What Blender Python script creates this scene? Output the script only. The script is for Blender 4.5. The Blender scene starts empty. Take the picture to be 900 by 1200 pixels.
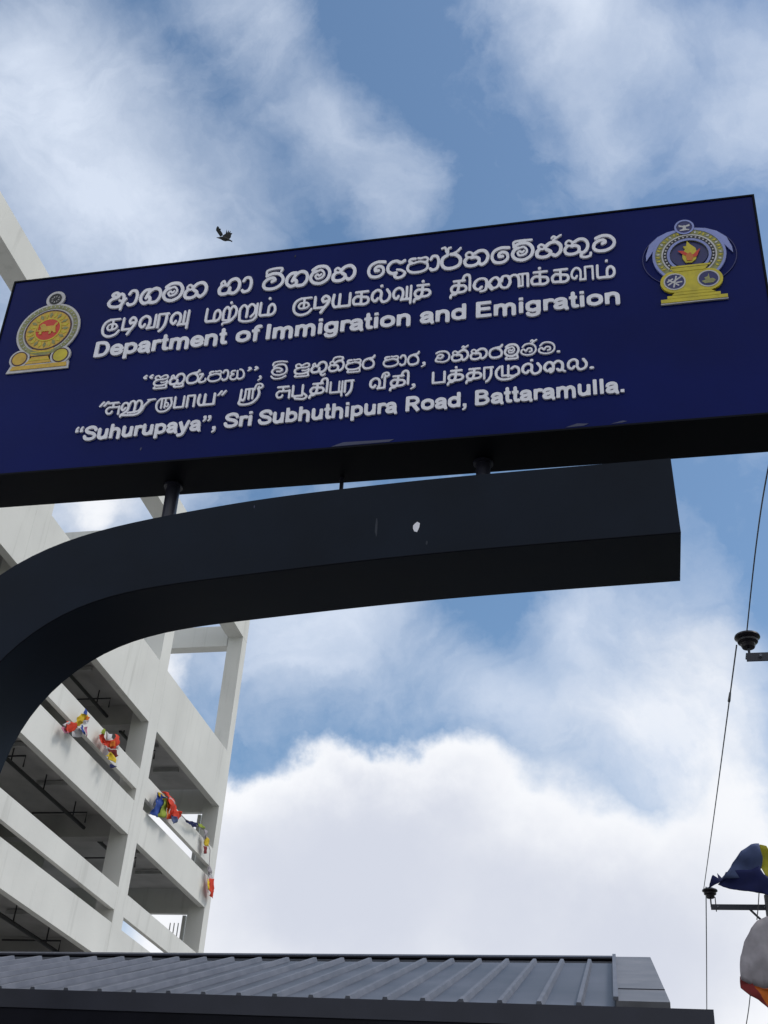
import bpy, math, random
import numpy as np
from mathutils import Vector, Matrix, noise
random.seed(7)
R = math.radians
sc = bpy.context.scene
C = sc.collection

# ------------------------------------------------------------------ camera
FPX = 1331.45
PIT, ROL, YAW = R(35.8754), R(-5.0450), R(14.8895)
CAMP = Vector((0, 0, 1.6))
def _rx(a): c, s = math.cos(a), math.sin(a); return np.array([[1,0,0],[0,c,-s],[0,s,c]])
def _ry(a): c, s = math.cos(a), math.sin(a); return np.array([[c,0,s],[0,1,0],[-s,0,c]])
def _rz(a): c, s = math.cos(a), math.sin(a); return np.array([[c,-s,0],[s,c,0],[0,0,1]])
RM = _rz(YAW) @ _rx(PIT) @ _ry(ROL)
cd = bpy.data.cameras.new('camera'); cam = bpy.data.objects.new('camera', cd); C.objects.link(cam)
rot = np.stack([RM[:, 0], RM[:, 2], -RM[:, 1]], axis=1)
cam.matrix_world = Matrix.Translation(CAMP) @ Matrix(rot.tolist()).to_4x4()
cd.sensor_fit = 'VERTICAL'; cd.sensor_height = 36.0; cd.sensor_width = 27.0
cd.lens = 36.0 * FPX / 1200.0
cd.clip_start = 0.05; cd.clip_end = 8000
sc.camera = cam
def ray(px, py):
    return Vector((RM @ np.array([(px-450)/FPX, 1, (600-py)/FPX])).tolist())
def unp(px, py, n, c):
    """where the line of sight through a photo point meets the plane (n, c)"""
    d = ray(px, py); n = Vector(n)
    return CAMP + d * (n.dot(Vector(c)-CAMP) / n.dot(d))

# ------------------------------------------------------------------ light
SUN_EL, SUN_AZ = R(58), R(76)
wd = bpy.data.worlds.new('World'); sc.world = wd; wd.use_nodes = True
NT = wd.node_tree; nd = NT.nodes; lk = NT.links; nd.clear()
def WN(t, **k):
    n = nd.new(t)
    for a, b in k.items(): setattr(n, a, b)
    return n
out = WN('ShaderNodeOutputWorld')
sky = WN('ShaderNodeTexSky', sky_type='NISHITA', sun_disc=False, sun_elevation=SUN_EL, sun_rotation=SUN_AZ,
         air_density=1.0, dust_density=0.6, ozone_density=1.3)
bg_sky = WN('ShaderNodeBackground'); bg_sky.inputs['Strength'].default_value = 0.148
hsv = WN('ShaderNodeHueSaturation'); hsv.inputs['Saturation'].default_value = 1.08
hsv.inputs['Value'].default_value = .95; hsv.inputs['Hue'].default_value = .493
lk.new(sky.outputs[0], hsv.inputs['Color']); lk.new(hsv.outputs[0], bg_sky.inputs['Color'])
bg_cl = WN('ShaderNodeBackground'); bg_cl.inputs['Strength'].default_value = 1.0
tc = WN('ShaderNodeTexCoord')
def wnoise(scale, detail, rough=.55, dist=0., src=None, w=None):
    n = WN('ShaderNodeTexNoise'); n.inputs['Scale'].default_value = scale; n.inputs['Detail'].default_value = detail
    n.inputs['Roughness'].default_value = rough; n.inputs['Distortion'].default_value = dist
    lk.new(src or tc.outputs['Generated'], n.inputs['Vector']); return n
def wm(op, a, b=None, c=None, clamp=False):
    n = WN('ShaderNodeMath', operation=op, use_clamp=clamp)
    for i, v in enumerate((a, b, c)):
        if v is None: continue
        if isinstance(v, (int, float)): n.inputs[i].default_value = v
        else: lk.new(v, n.inputs[i])
    return n.outputs[0]
def wv(op, a, b=None, s=None):
    n = WN('ShaderNodeVectorMath', operation=op)
    for i, v in enumerate((a, b)):
        if v is None: continue
        if isinstance(v, (tuple, list, Vector)): n.inputs[i].default_value = tuple(v)
        else: lk.new(v, n.inputs[i])
    if s is not None: n.inputs['Scale'].default_value = s
    return n.outputs[0] if op not in ('LENGTH', 'DISTANCE', 'DOT_PRODUCT') else n.outputs['Value']
warp1 = wnoise(2.6, 3)
warp2 = wnoise(9.0, 6, .62)
w1 = wv('SCALE', wv('SUBTRACT', warp1.outputs['Color'], (.5, .5, .5)), s=.16)
w2 = wv('SCALE', wv('SUBTRACT', warp2.outputs['Color'], (.5, .5, .5)), s=.09)
WD = wv('ADD', wv('ADD', tc.outputs['Generated'], w1), w2)
def blob_sum(bl):
    """sum of soft lumps of cloud, each at a direction of the sky: (px, py, radius px, weight)"""
    tot = None
    for px, py, r, wgt in bl:
        d = ray(px, py).normalized()
        m = WN('ShaderNodeMapRange', interpolation_type='SMOOTHSTEP')
        m.inputs['From Min'].default_value = 0.0
        # angular size of r photo pixels at that place
        d2 = ray(px + r, py).normalized()
        m.inputs['From Max'].default_value = max((d - d2).length, .001) * 1.0
        m.inputs['To Min'].default_value = wgt; m.inputs['To Max'].default_value = 0.0
        lk.new(wv('DISTANCE', WD, tuple(d)), m.inputs['Value'])
        tot = m.outputs[0] if tot is None else wm('ADD', tot, m.outputs[0])
    return tot
THIN = [(20,140,260,.68),(90,60,170,.42),(60,330,320,.66),(190,250,190,.42),(250,320,180,.4),(310,30,100,.62),(370,110,110,.55),(430,180,95,.6),(470,230,80,.5),(300,200,150,.3),
        (620,10,120,.62),(720,20,150,.55),(860,60,150,.62),(560,30,80,.35),(640,90,110,.42),(880,170,110,.4),(730,150,120,.35),(680,200,100,.3),
        (340,760,190,.55),(420,700,170,.50),(500,800,170,.45),(330,640,220,.4),(110,580,180,.9),(690,740,80,.6),(600,840,160,.45),(790,760,180,.4),(800,880,200,.7),(880,900,160,.5),(700,900,150,.5),(880,560,160,.12)]
THICK = [(400,980,165,1.),(330,1050,210,1.1),(480,1030,200,1.1),(600,1050,200,1.1),(720,1090,210,1.1),(850,1090,210,1.1),(385,905,85,.8),(470,945,95,.55),(550,950,110,.55),
         (700,850,140,.33),(790,810,150,.38),(880,810,150,.42),(640,890,120,.26),(790,930,130,.30),(110,590,110,.9),(870,960,140,.6),(270,960,110,.9),(225,790,90,.8),(200,900,130,.8),
         (250,1150,300,.8),(600,1250,350,.9),(900,1250,350,.8)]
thin = blob_sum(THIN); thick = blob_sum(THICK)
n_f = wnoise(5.5, 8, .58, .4)
n_g = wnoise(1.7, 6, .55, .3)
n_w = wnoise(7.0, 9, .60, .9, src=WD)      # wisps
gen = WN('ShaderNodeMapRange', interpolation_type='SMOOTHSTEP')       # broken cloud over the rest of the sky
gen.inputs['From Min'].default_value = .32; gen.inputs['From Max'].default_value = .56; gen.inputs['To Max'].default_value = .95
lk.new(n_g.outputs[0], gen.inputs['Value'])
# the hemisphere behind the photographer is covered by the general cloud only
fwd = ray(450, 640).normalized()
inview = WN('ShaderNodeMapRange', interpolation_type='SMOOTHSTEP')
inview.inputs['From Min'].default_value = .62; inview.inputs['From Max'].default_value = 1.05
lk.new(wv('DISTANCE', tc.outputs['Generated'], tuple(fwd)), inview.inputs['Value'])
genm = wm('MULTIPLY', gen.outputs[0], inview.outputs[0])
thin_m = wm('MULTIPLY', wm('ADD', thin, wm('ADD', wm('MULTIPLY', wm('SUBTRACT', n_f.outputs[0], .52), .9), wm('MULTIPLY', wm('SUBTRACT', n_w.outputs[0], .5), 1.3))), .88, clamp=True)
thick_s = WN('ShaderNodeMapRange', interpolation_type='SMOOTHSTEP')
thick_s.inputs['From Min'].default_value = .14; thick_s.inputs['From Max'].default_value = .92
lk.new(wm('ADD', thick, wm('MULTIPLY', wm('SUBTRACT', n_f.outputs[0], .5), .75)), thick_s.inputs['Value'])
mask = wm('MAXIMUM', wm('MAXIMUM', thin_m, thick_s.outputs[0]), genm, clamp=True)
# brightness of cloud: deep thick cloud is greyer underneath
deep = WN('ShaderNodeMapRange', interpolation_type='SMOOTHSTEP')
deep.inputs['From Min'].default_value = .75; deep.inputs['From Max'].default_value = 2.6
lk.new(wm('ADD', thick, wm('MULTIPLY', wm('SUBTRACT', wnoise(4.0, 5).outputs[0], .5), 2.4)), deep.inputs['Value'])
cr = WN('ShaderNodeMixRGB'); cr.inputs[1].default_value = (.95, .965, 1.0, 1); cr.inputs[2].default_value = (.665, .70, .80, 1)
lk.new(deep.outputs[0], cr.inputs[0])
cr2 = WN('ShaderNodeMixRGB'); cr2.inputs[1].default_value = (.68, .76, .90, 1)   # thin veil
lk.new(wm('MAXIMUM', thick_s.outputs[0], inview.outputs[0]), cr2.inputs[0]); lk.new(cr.outputs[0], cr2.inputs[2])
lk.new(cr2.outputs[0], bg_cl.inputs['Color'])
mx = WN('ShaderNodeMixShader'); lk.new(mask, mx.inputs[0]); lk.new(bg_sky.outputs[0], mx.inputs[1]); lk.new(bg_cl.outputs[0], mx.inputs[2])
lk.new(mx.outputs[0], out.inputs['Surface'])

sl = bpy.data.lights.new('sun', 'SUN'); sl.energy = 2.0; sl.angle = R(18); sl.color = (1, .96, .9)
so = bpy.data.objects.new('sun', sl); C.objects.link(so)
sd = Vector((math.sin(SUN_AZ)*math.cos(SUN_EL), math.cos(SUN_AZ)*math.cos(SUN_EL), math.sin(SUN_EL)))
so.rotation_euler = sd.to_track_quat('Z', 'Y').to_euler(); so.location = (5, 10, 40)
vs = sc.view_settings; vs.view_transform = 'Standard'; vs.look = 'None'; vs.exposure = 0.0; vs.gamma = 1.0
vs.use_curve_mapping = False

# ------------------------------------------------------------------ materials
def mat(name, col, rough=.6, metal=0., var=.12, scale=6., bump=0., bscale=40., streak=0., spec=.5, trans=0., coords='Object', tint=None):
    m = bpy.data.materials.new(name); m.use_nodes = True; t = m.node_tree; b = t.nodes['Principled BSDF']
    b.inputs['Roughness'].default_value = rough; b.inputs['Metallic'].default_value = metal
    b.inputs['Specular IOR Level'].default_value = spec
    tcn = t.nodes.new('ShaderNodeTexCoord')
    src = tcn.outputs[coords]
    n = t.nodes.new('ShaderNodeTexNoise'); n.inputs['Scale'].default_value = scale; n.inputs['Detail'].default_value = 7
    t.links.new(src, n.inputs['Vector'])
    r = t.nodes.new('ShaderNodeValToRGB')
    r.color_ramp.elements[0].position = .3; r.color_ramp.elements[1].position = .7
    lo = tint or tuple(c*(1-var) for c in col); hi = tuple(min(c*(1+var), 1) for c in col)
    r.color_ramp.elements[0].color = (*lo, 1); r.color_ramp.elements[1].color = (*hi, 1)
    t.links.new(n.outputs[0], r.inputs[0]); colout = r.outputs[0]
    if streak:
        mp = t.nodes.new('ShaderNodeMapping'); mp.inputs['Scale'].default_value = (1.6, 1.6, .10)
        t.links.new(src, mp.inputs[0])
        n2 = t.nodes.new('ShaderNodeTexNoise'); n2.inputs['Scale'].default_value = 1.6; n2.inputs['Detail'].default_value = 6; n2.inputs['Roughness'].default_value = .7
        t.links.new(mp.outputs[0], n2.inputs['Vector'])
        mr = t.nodes.new('ShaderNodeMapRange'); mr.inputs['From Min'].default_value = .55; mr.inputs['From Max'].default_value = .75; mr.inputs['To Max'].default_value = streak
        t.links.new(n2.outputs[0], mr.inputs['Value'])
        mi = t.nodes.new('ShaderNodeMixRGB'); mi.inputs[2].default_value = (col[0]*.5, col[1]*.5, col[2]*.48, 1)
        t.links.new(mr.outputs[0], mi.inputs[0]); t.links.new(colout, mi.inputs[1]); colout = mi.outputs[0]
    t.links.new(colout, b.inputs['Base Color'])
    rr = t.nodes.new('ShaderNodeMapRange'); rr.inputs['To Min'].default_value = max(rough-.08, .02); rr.inputs['To Max'].default_value = min(rough+.1, 1)
    t.links.new(n.outputs[0], rr.inputs['Value']); t.links.new(rr.outputs[0], b.inputs['Roughness'])
    if bump:
        n3 = t.nodes.new('ShaderNodeTexNoise'); n3.inputs['Scale'].default_value = bscale; n3.inputs['Detail'].default_value = 4
        t.links.new(src, n3.inputs['Vector'])
        bp = t.nodes.new('ShaderNodeBump'); bp.inputs['Strength'].default_value = bump; bp.inputs['Distance'].default_value = .02
        t.links.new(n3.outputs[0], bp.inputs['Height']); t.links.new(bp.outputs[0], b.inputs['Normal'])
    if trans:
        b.inputs['Transmission Weight'].default_value = 0
        tr = t.nodes.new('ShaderNodeBsdfTranslucent'); t.links.new(colout, tr.inputs['Color'])
        ms = t.nodes.new('ShaderNodeMixShader'); ms.inputs[0].default_value = trans
        o = t.nodes['Material Output']
        t.links.new(b.outputs[0], ms.inputs[1]); t.links.new(tr.outputs[0], ms.inputs[2]); t.links.new(ms.outputs[0], o.inputs['Surface'])
    return m
M = dict(
    face=mat('sign_blue', (.0030, .0088, .098), .32, spec=.08, var=.16, scale=1.6, bump=.04, bscale=3),
    box=mat('sign_casing', (.004, .005, .010), .6, var=.3, scale=3, spec=.1),
    arm=mat('arm_paint', (.0078, .0122, .0225), .5, var=.22, scale=2.2, bump=.05, bscale=5, spec=.12),
    post=mat('post_paint', (.03, .03, .05), .35, var=.2),
    letter=mat('letter_white', (.88, .86, .93), .45, var=.08, scale=9),
    silver=mat('emblem_silver', (.55, .53, .54), .4, var=.15, scale=20),
    gold=mat('emblem_gold', (.62, .38, .03), .4, var=.2, scale=25),
    yellow=mat('emblem_yellow', (.58, .47, .02), .45, var=.15, scale=25),
    olive=mat('emblem_olive', (.26, .26, .10), .5, var=.3, scale=40),
    maroon=mat('emblem_maroon', (.05, .008, .02), .5),
    red=mat('emblem_red', (.62, .035, .012), .45),
    darkblue=mat('emblem_navy', (.012, .014, .12), .4),
    lilac=mat('emblem_lilac', (.26, .30, .62), .4),
    orange=mat('emblem_orange', (.60, .16, .02), .45),
    black=mat('emblem_black', (.01, .01, .012), .5),
    paint=mat('facade_paint', (.66, .655, .625), .85, var=.07, scale=.5, bump=.12, bscale=9, streak=.42, coords='Object'),
    soffit=mat('soffit_concrete', (.44, .43, .42), .9, var=.22, scale=.9, bump=.15),
    inner=mat('inner_wall', (.42, .42, .41), .9, var=.1),
    chalk=mat('chalk_drip', (.03,.035,.05), .8), pipe=mat('dark_pipe', (.015, .015, .018), .5),
    roof=mat('roof_sheet', (.076, .081, .100), .45, metal=.15, spec=.4, var=.42, scale=1.7, bump=.05, bscale=6, streak=.5),
    rib=mat('roof_rib', (.135, .142, .17), .5, metal=.15, spec=.35, var=.18, scale=6),
    cap=mat('ridge_metal', (.035, .036, .05), .5, metal=.1, spec=.3),
    trim=mat('gable_metal', (.15, .15, .165), .5, metal=.15, var=.25, scale=4, streak=.5),
    fascia=mat('fascia_dark', (.008, .008, .013), .6, spec=.1, var=.3, scale=4),
    wall=mat('kiosk_wall', (.35, .35, .36), .8, streak=.3),
    porcelain=mat('insulator_brown', (.012, .010, .014), .3),
    steel=mat('crossarm_steel', (.035, .037, .05), .55, metal=.3),
    pole=mat('pole_concrete', (.12, .12, .125), .85),
    wire=mat('wire_black', (.03, .03, .035), .5),
    bounce_apron=mat('pale_bounce_paving', (.36,.35,.33), .9, var=.12, scale=.8), ground=mat('asphalt', (.045, .045, .045), .9, var=.25, scale=.8, bump=.3),
    grassy=mat('verge', (.09, .11, .05), .95, var=.3, scale=.3),
    f_blue=mat('cloth_blue', (.03, .08, .36), .8, trans=.3), f_yel=mat('cloth_yellow', (.75, .55, .03), .8, trans=.3),
    f_red=mat('cloth_red', (.70, .055, .02), .8, trans=.3), f_wht=mat('cloth_white', (.62, .60, .62), .8, trans=.3),
    f_org=mat('cloth_orange', (.75, .20, .02), .8, trans=.3), f_nvy=mat('cloth_navy', (.012, .018, .11), .8, trans=.35),
    f_gry=mat('cloth_slate', (.08, .11, .24), .8, trans=.3), f_grn=mat('cloth_lime', (.30, .38, .04), .8, trans=.3),
    f_pnk=mat('cloth_pink', (.55, .20, .30), .8, trans=.3), f_drd=mat('cloth_dark_red', (.22, .02, .02), .8, trans=.2),
    f_pal=mat('cloth_pale', (.47, .44, .47), .8, var=.12, trans=.45), f_dyl=mat('cloth_dull_yellow', (.42, .38, .03), .8, trans=.3),
    bird=mat('crow_black', (.008, .009, .012), .6), birdw=mat('crow_grey', (.02, .025, .03), .6), scuff_reflection=mat('scuff_reflection_pale', (.065, .07, .13), .7),  # last tone serves both paint chips and painted reflections
)

# ------------------------------------------------------------------ mesh helpers
class MB:
    def __init__(s): s.v = []; s.f = []
    def add(s, v, f):
        o = len(s.v); s.v += [tuple(p) for p in v]; s.f += [tuple(i+o for i in q) for q in f]; return s
    def hexa(s, p):      # 8 corners: bottom loop 4, top loop 4
        return s.add(p, [(0,3,2,1),(4,5,6,7),(0,1,5,4),(1,2,6,5),(2,3,7,6),(3,0,4,7)])
    def box(s, x0, x1, y0, y1, z0, z1):
        return s.hexa([(x0,y0,z0),(x1,y0,z0),(x1,y1,z0),(x0,y1,z0),(x0,y0,z1),(x1,y0,z1),(x1,y1,z1),(x0,y1,z1)])
    def prism(s, loop, off):   # loop of 3D points, thickness vector
        n = len(loop); a = [Vector(p) for p in loop]; b = [p+off for p in a]
        return s.add(a+b, [tuple(range(n))[::-1], tuple(range(n, 2*n))] + [(i, (i+1) % n, n+(i+1) % n, n+i) for i in range(n)])
    def tube(s, pts, r, seg=8, cap=True):
        pts = [Vector(p) for p in pts]; n = len(pts); vv = []
        rr = r if isinstance(r, (list, tuple)) else [r]*n
        for i, p in enumerate(pts):
            t = (pts[min(i+1, n-1)]-pts[max(i-1, 0)]).normalized()
            a = t.cross(Vector((0, 0, 1)));
            if a.length < .05: a = t.cross(Vector((1, 0, 0)))
            a.normalize(); b = t.cross(a)
            for k in range(seg):
                q = 2*math.pi*k/seg; vv.append(p + (a*math.cos(q)+b*math.sin(q))*rr[i])
        ff = [(i*seg+k, i*seg+(k+1) % seg, (i+1)*seg+(k+1) % seg, (i+1)*seg+k) for i in range(n-1) for k in range(seg)]
        if cap: ff += [tuple(range(seg))[::-1], tuple(range((n-1)*seg, n*seg))]
        return s.add(vv, ff)
    def lathe(s, prof, c, seg=20):
        c = Vector(c); n = len(prof)
        vv = [c+Vector((r*math.cos(2*math.pi*k/seg), r*math.sin(2*math.pi*k/seg), z)) for r, z in prof for k in range(seg)]
        ff = [(i*seg+k, i*seg+(k+1) % seg, (i+1)*seg+(k+1) % seg, (i+1)*seg+k) for i in range(n-1) for k in range(seg)]
        ff += [tuple(range(seg))[::-1], tuple(range((n-1)*seg, n*seg))]
        return s.add(vv, ff)
    def mesh(s, name):
        me = bpy.data.meshes.new(name); me.from_pydata([tuple(p) for p in s.v], [], s.f); me.update(); return me
    def build(s, name, m, parent=None, bevel=0., smooth=False):
        me = s.mesh(name); me.materials.append(m)
        import bmesh
        bm = bmesh.new(); bm.from_mesh(me)
        bmesh.ops.recalc_face_normals(bm, faces=bm.faces)
        if bevel: bmesh.ops.bevel(bm, geom=bm.edges[:], offset=bevel, segments=2, affect='EDGES', clamp_overlap=True)
        if smooth:
            bm.normal_update()
            for e in bm.edges: e.smooth = len(e.link_faces) < 2 or e.calc_face_angle(0) < R(35)
        bm.to_mesh(me); bm.free()
        if smooth: me.polygons.foreach_set('use_smooth', [True]*len(me.polygons))
        return link(name, me, parent)
def link(name, me, parent=None):
    o = bpy.data.objects.new(name, me); C.objects.link(o)
    if parent:
        o.parent = parent
        # parts keep world coordinates; a part already cancels its thing's offset
        if not parent.parent: o.matrix_parent_inverse = Matrix.Translation(-parent.location)
    return o
def tag(o, label=None, cat=None, group=None, kind=None):
    for k, v in (('label', label), ('category', cat), ('group', group), ('kind', kind)):
        if v: o[k] = v
    return o
def empty(name, loc, label, cat, group=None):
    o = bpy.data.objects.new(name, None); o.location = loc; o.empty_display_size = .2; C.objects.link(o)
    return tag(o, label, cat, group)

# ------------------------------------------------------------------ ground
g = MB(); g.add([(-3000,-3000,-.02),(3000,-3000,-.02),(3000,3000,-.02),(-3000,3000,-.02)], [(0,1,2,3)])
tag(g.build('ground', M['grassy']), kind='structure')
g = MB(); g.add([(-60,-60,-.01),(-7,-60,-.01),(-7,120,-.01),(-60,120,-.01)], [(0,1,2,3)])
tag(g.build('bounce_paving', M['bounce_apron']), kind='structure')  # unseen pale ground added to bounce light up into the galleries
g = MB(); g.add([(-6.9,-60,0),(14,-60,0),(14,120,0),(-6.9,120,0)], [(0,1,2,3)])
tag(g.build('road', M['ground']), kind='structure')

# ------------------------------------------------------------------ building (facade runs away along +Y at x = -15)
S = 1.5
def bz(z): return 1.6 + (z-1.6)*S
def bp(x, y, z):   # building units to the world; the posts rake very slightly
    return Vector((x*S, (y + (11.6-z)*.055)*S, bz(z)))
bld = empty('concrete_building', (-15, 30, 0), 'pale grey concrete building with open galleries and an empty frame on its roof', 'building')
def bbox(name, x0, x1, y0, y1, z0, z1, m='paint', bevel=0, mb=None, p=None):
    h = MB() if mb is None else mb
    h.hexa([bp(x0,y0,z0),bp(x1,y0,z0),bp(x1,y1,z0),bp(x0,y1,z0),bp(x0,y0,z1),bp(x1,y0,z1),bp(x1,y1,z1),bp(x0,y1,z1)])
    if mb is None: return h.build(name, M[m], p or bld, bevel)
XF = -10.0; CD = .40; WB = 18.2   # facade, column depth, far side
cols = [(2.6, 3.05), (8.4, 8.88), (14.27, 14.75), (20.1, 20.56), (24.68, 25.0)]
TOPZ = 16.80
for y0, y1 in cols:
    bbox('column', XF-CD, XF, y0, y1, -.0, TOPZ-.68)
    bbox('column', -WB, -WB+CD, y0, y1, -.0, TOPZ-.68)
bbox('roof_beam', XF-CD-.02, XF+.003, cols[0][0], cols[-1][1], TOPZ-.68, TOPZ)
bbox('roof_beam', -WB-.003, -WB+CD+.02, cols[0][0], cols[-1][1], TOPZ-.68, TOPZ)
for y0, y1 in cols:
    bbox('roof_cross_beam', -WB+CD+.022, XF-CD-.022, y0+.003, y0+.30, 15.88, 16.46)
GAP = .002
for i in range(len(cols)-1):
    a, b = cols[i][1]+GAP, cols[i+1][0]-GAP
    bbox('parapet', XF-.16, XF, a, b, 11.6, 13.0)
    bbox('parapet', -WB, -WB+.16, a, b, 11.6, 13.0)
    T = 11.6
    while T > 2:
        bbox('sill_rail', XF-.10, XF-.001, a, b, T-1.44, T-1.02)
        bbox('spandrel', XF-.14, XF-.002, a, b, T-2.365, T-1.68)
        bbox('sill_rail', -WB, -WB+.1, a, b, T-1.44, T-1.02)
        bbox('spandrel', -WB, -WB+.14, a, b, T-2.365, T-1.68)
        T -= 2.365
# end faces
for (ya, yb) in ((cols[0][0]+.05, cols[0][0]+.15), (cols[-1][0]+.08, cols[-1][0]+.20)):
    T = 11.6
    bbox('end_parapet', -WB+CD+.01, XF-CD-.01, ya, yb, 11.49, 13.0)
    while T > 2:
        bbox('end_spandrel', -WB+CD+.01, XF-CD-.01, ya, yb, T-2.475, T-1.30)
        T -= 2.365
T = 11.6; k = 0
while T > 2:
    zs = T+.42
    bbox('floor_slab', -WB+.18, XF-.18, cols[0][0]+.2, cols[-1][0]-.01, zs, zs+.14, 'soffit', 0)
    for i, (y0, y1) in enumerate(cols[:-1]):
        bbox('soffit_beam', -WB+CD+.02, XF-CD-.02, y0+.05, y0+.32, T-.02, zs-.002, 'soffit', 0)
        yn = cols[i+1][0]
        for q in (.36, .68):
            yy = y1+(yn-y1)*q
            bbox('light_batten', XF-1.25, XF-.62, yy, yy+.07, zs-.10, zs-.03, 'inner', 0)
    # inner wall of the rooms behind the gallery
    bbox('inner_wall', XF-3.1, XF-3.0, cols[0][1], 22.4, T-1.94, zs-.004, 'inner', 0)
    # service pipe along the gallery with its branches
    px_ = XF-.92; pz = T+.10
    for i in range(len(cols)-1):
        a, b = cols[i][1]+.15, (cols[i+1][0] if i < 3 else cols[i][1]+1.6)
        pm = MB(); pm.tube([bp(px_, a, pz), bp(px_, b-.1, pz)], .055, 6)
        pp = pm.build('service_pipe', M['pipe'], bld)
        st = (b-a)/4
        for q in range(4):
            yy = a+st*(q+.5)
            h = MB(); h.tube([bp(px_, yy, pz), bp(px_, yy, zs)], .022, 5); h.build('hanger', M['pipe'], pp)
        for yy in ((a+b)/2-.9, b-.9) if i < 3 else (a+1.,):
            h = MB(); h.tube([bp(px_-.75, yy, pz), bp(px_+.42, yy, pz), bp(px_+.42, yy, pz-.20)], .025, 5)
            h.build('branch_pipe', M['pipe'], pp)
    T -= 2.365; k += 1
# light wall columns and thin poles at the open far end
T = 11.6
for j in range(3):
    bbox('end_post', -10.60, -10.52, 24.9, 25.0, T-1.29, T-.115)
    T -= 2.365
for x in (-10.72, -10.82, -10.92, -11.02):
    h = MB(); h.tube([bp(x, 25.25, 5.5), bp(x, 25.25, 9.05)], .022, 6); h.build('vertical_rod', M['inner'], bld)

# ------------------------------------------------------------------ sign structure
LAM = R(6)
SO = Vector((0, 4.5, 6.0)); SX = Vector((1, 0, 0)); SU = Vector((0, -math.sin(LAM), math.cos(LAM))); SN = Vector((0, math.cos(LAM), math.sin(LAM)))
def P(u, v, d=0.): return SO + SX*u + SU*v + SN*d      # d > 0 is away from the viewer
def uv(px, py, d=0.):
    p = unp(px, py, SN, SO+SN*d) - SO; return (p.dot(SX), p.dot(SU))
sign = empty('entrance_sign', (-3.7, 4.7, 0), 'large dark blue name board with raised silver lettering and two crests on curved black arm', 'sign')
U0, U1, V0, V1, SD = -3.775, .819, -.545, .958, .36
FR = .028
def sbox(name, u0, u1, v0, v1, d0, d1, m, parent=sign, bevel=0.):
    return MB().hexa([P(u0,v0,d0),P(u1,v0,d0),P(u1,v0,d1),P(u0,v0,d1),P(u0,v1,d0),P(u1,v1,d0),P(u1,v1,d1),P(u0,v1,d1)]).build(name, M[m], parent, bevel)
sbox('casing', U0+.004, U1-.004, V0+.004, V1-.004, .012, SD, 'box', bevel=.006)
sbox('face_panel', U0+.012, U1-.012, V0+.012, V1-.012, .002, .0118, 'face', bevel=.001)
for (a, b, c, d) in ((U0,U1,V1-.011,V1),(U0,U1,V0,V0+.011),(U0,U0+.011,V0+.0115,V1-.0115),(U1-.011,U1,V0+.0115,V1-.0115)):
    sbox('edge_trim', a, b, c, d, -.004, .03, 'box')
# pale reflections painted on as thin slivers along the lower edge of the face
for (a, b, py0, py1) in ((388, 462, 519, 522.4), (662, 690, 497, 500), (716, 735, 493.4, 495.6)):
    m0 = uv(a, py0+(b-a)*.0); q = [uv(a, py1+1), uv(b-6, py1-(b-a)*.08+1), uv(b, py0-(b-a)*.08+1.5), uv(a+14, py0-.8)]
    MB().prism([P(x, y, .0015) for x, y in q], SN*-.0012).build('painted_reflection', M['scuff_reflection'], sign)

# arm: outer curve and inner curve in the plane of the sign
top = [(786,537),(574,555),(500,561.5),(393,574),(298,585),(220,600),(150,612),(80,630),(20,655),(0,667)]
fbt = [(798,624),(500,649),(356,665),(228,681),(150,691),(77,712),(50,727),(23,750),(0,768)]
AD = .52
outer = [uv(*q) for q in top] + [(-3.52,-1.30),(-3.66,-1.52),(-3.74,-1.80),(-3.78,-2.2),(-3.80,-2.8),(-3.80,-6.2)]
inner = [uv(*q) for q in fbt] + [(-3.345,-1.80),(-3.395,-1.96),(-3.43,-2.15),(-3.455,-2.4),(-3.465,-2.8),(-3.465,-6.2)]
def resample(pts, n):
    # smooth Catmull-Rom then equal steps
    P_ = [np.array(p) for p in pts]; Q = []
    for i in range(len(P_)-1):
        p0 = P_[max(i-1, 0)]; p1 = P_[i]; p2 = P_[i+1]; p3 = P_[min(i+2, len(P_)-1)]
        # centripetal-ish: limit tangents
        L = np.linalg.norm(p2-p1)
        m1 = (p2-p0); m1 = m1/max(np.linalg.norm(m1), 1e-9)*L; m2 = (p3-p1); m2 = m2/max(np.linalg.norm(m2), 1e-9)*L
        if i == 0: m1 = p2-p1
        for t in np.linspace(0, 1, 12, endpoint=False):
            Q.append((2*t**3-3*t**2+1)*p1+(t**3-2*t**2+t)*m1+(-2*t**3+3*t**2)*p2+(t**3-t**2)*m2)
    Q.append(P_[-1]); Q = np.array(Q)
    s = np.r_[0, np.cumsum(np.linalg.norm(np.diff(Q, axis=0), axis=1))]
    t = np.linspace(0, s[-1], n); return np.stack([np.interp(t, s, Q[:, 0]), np.interp(t, s, Q[:, 1])], 1)
NA = 90
def relax(q, n=14, keep=8):
    q = q.copy()
    for _ in range(n): q[keep:-1] = .5*q[keep:-1]+.25*(q[keep-1:-2]+np.r_[q[keep+1:]])
    return q
oc = relax(resample(outer, NA)); ic = relax(resample(inner, NA))
a = MB(); vv = []
for i in range(NA):
    vv += [P(*oc[i]), P(*ic[i]), P(*ic[i], AD), P(*oc[i], AD)]
ff = []
for i in range(NA-1):
    for k in range(4): ff.append((i*4+k, i*4+(k+1) % 4, (i+1)*4+(k+1) % 4, (i+1)*4+k))
ff += [(0,1,2,3), tuple((NA-1)*4+k for k in (3,2,1,0))]
a.add(vv, ff); a.build('curved_arm', M['arm'], sign, 0.0, smooth=True)
# weld beads where the plates of the arm meet
MB().tube([P(x, y, -.001) for x, y in ic[:70]], .0035, 5).build('weld_seam', M['box'], sign)
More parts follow.
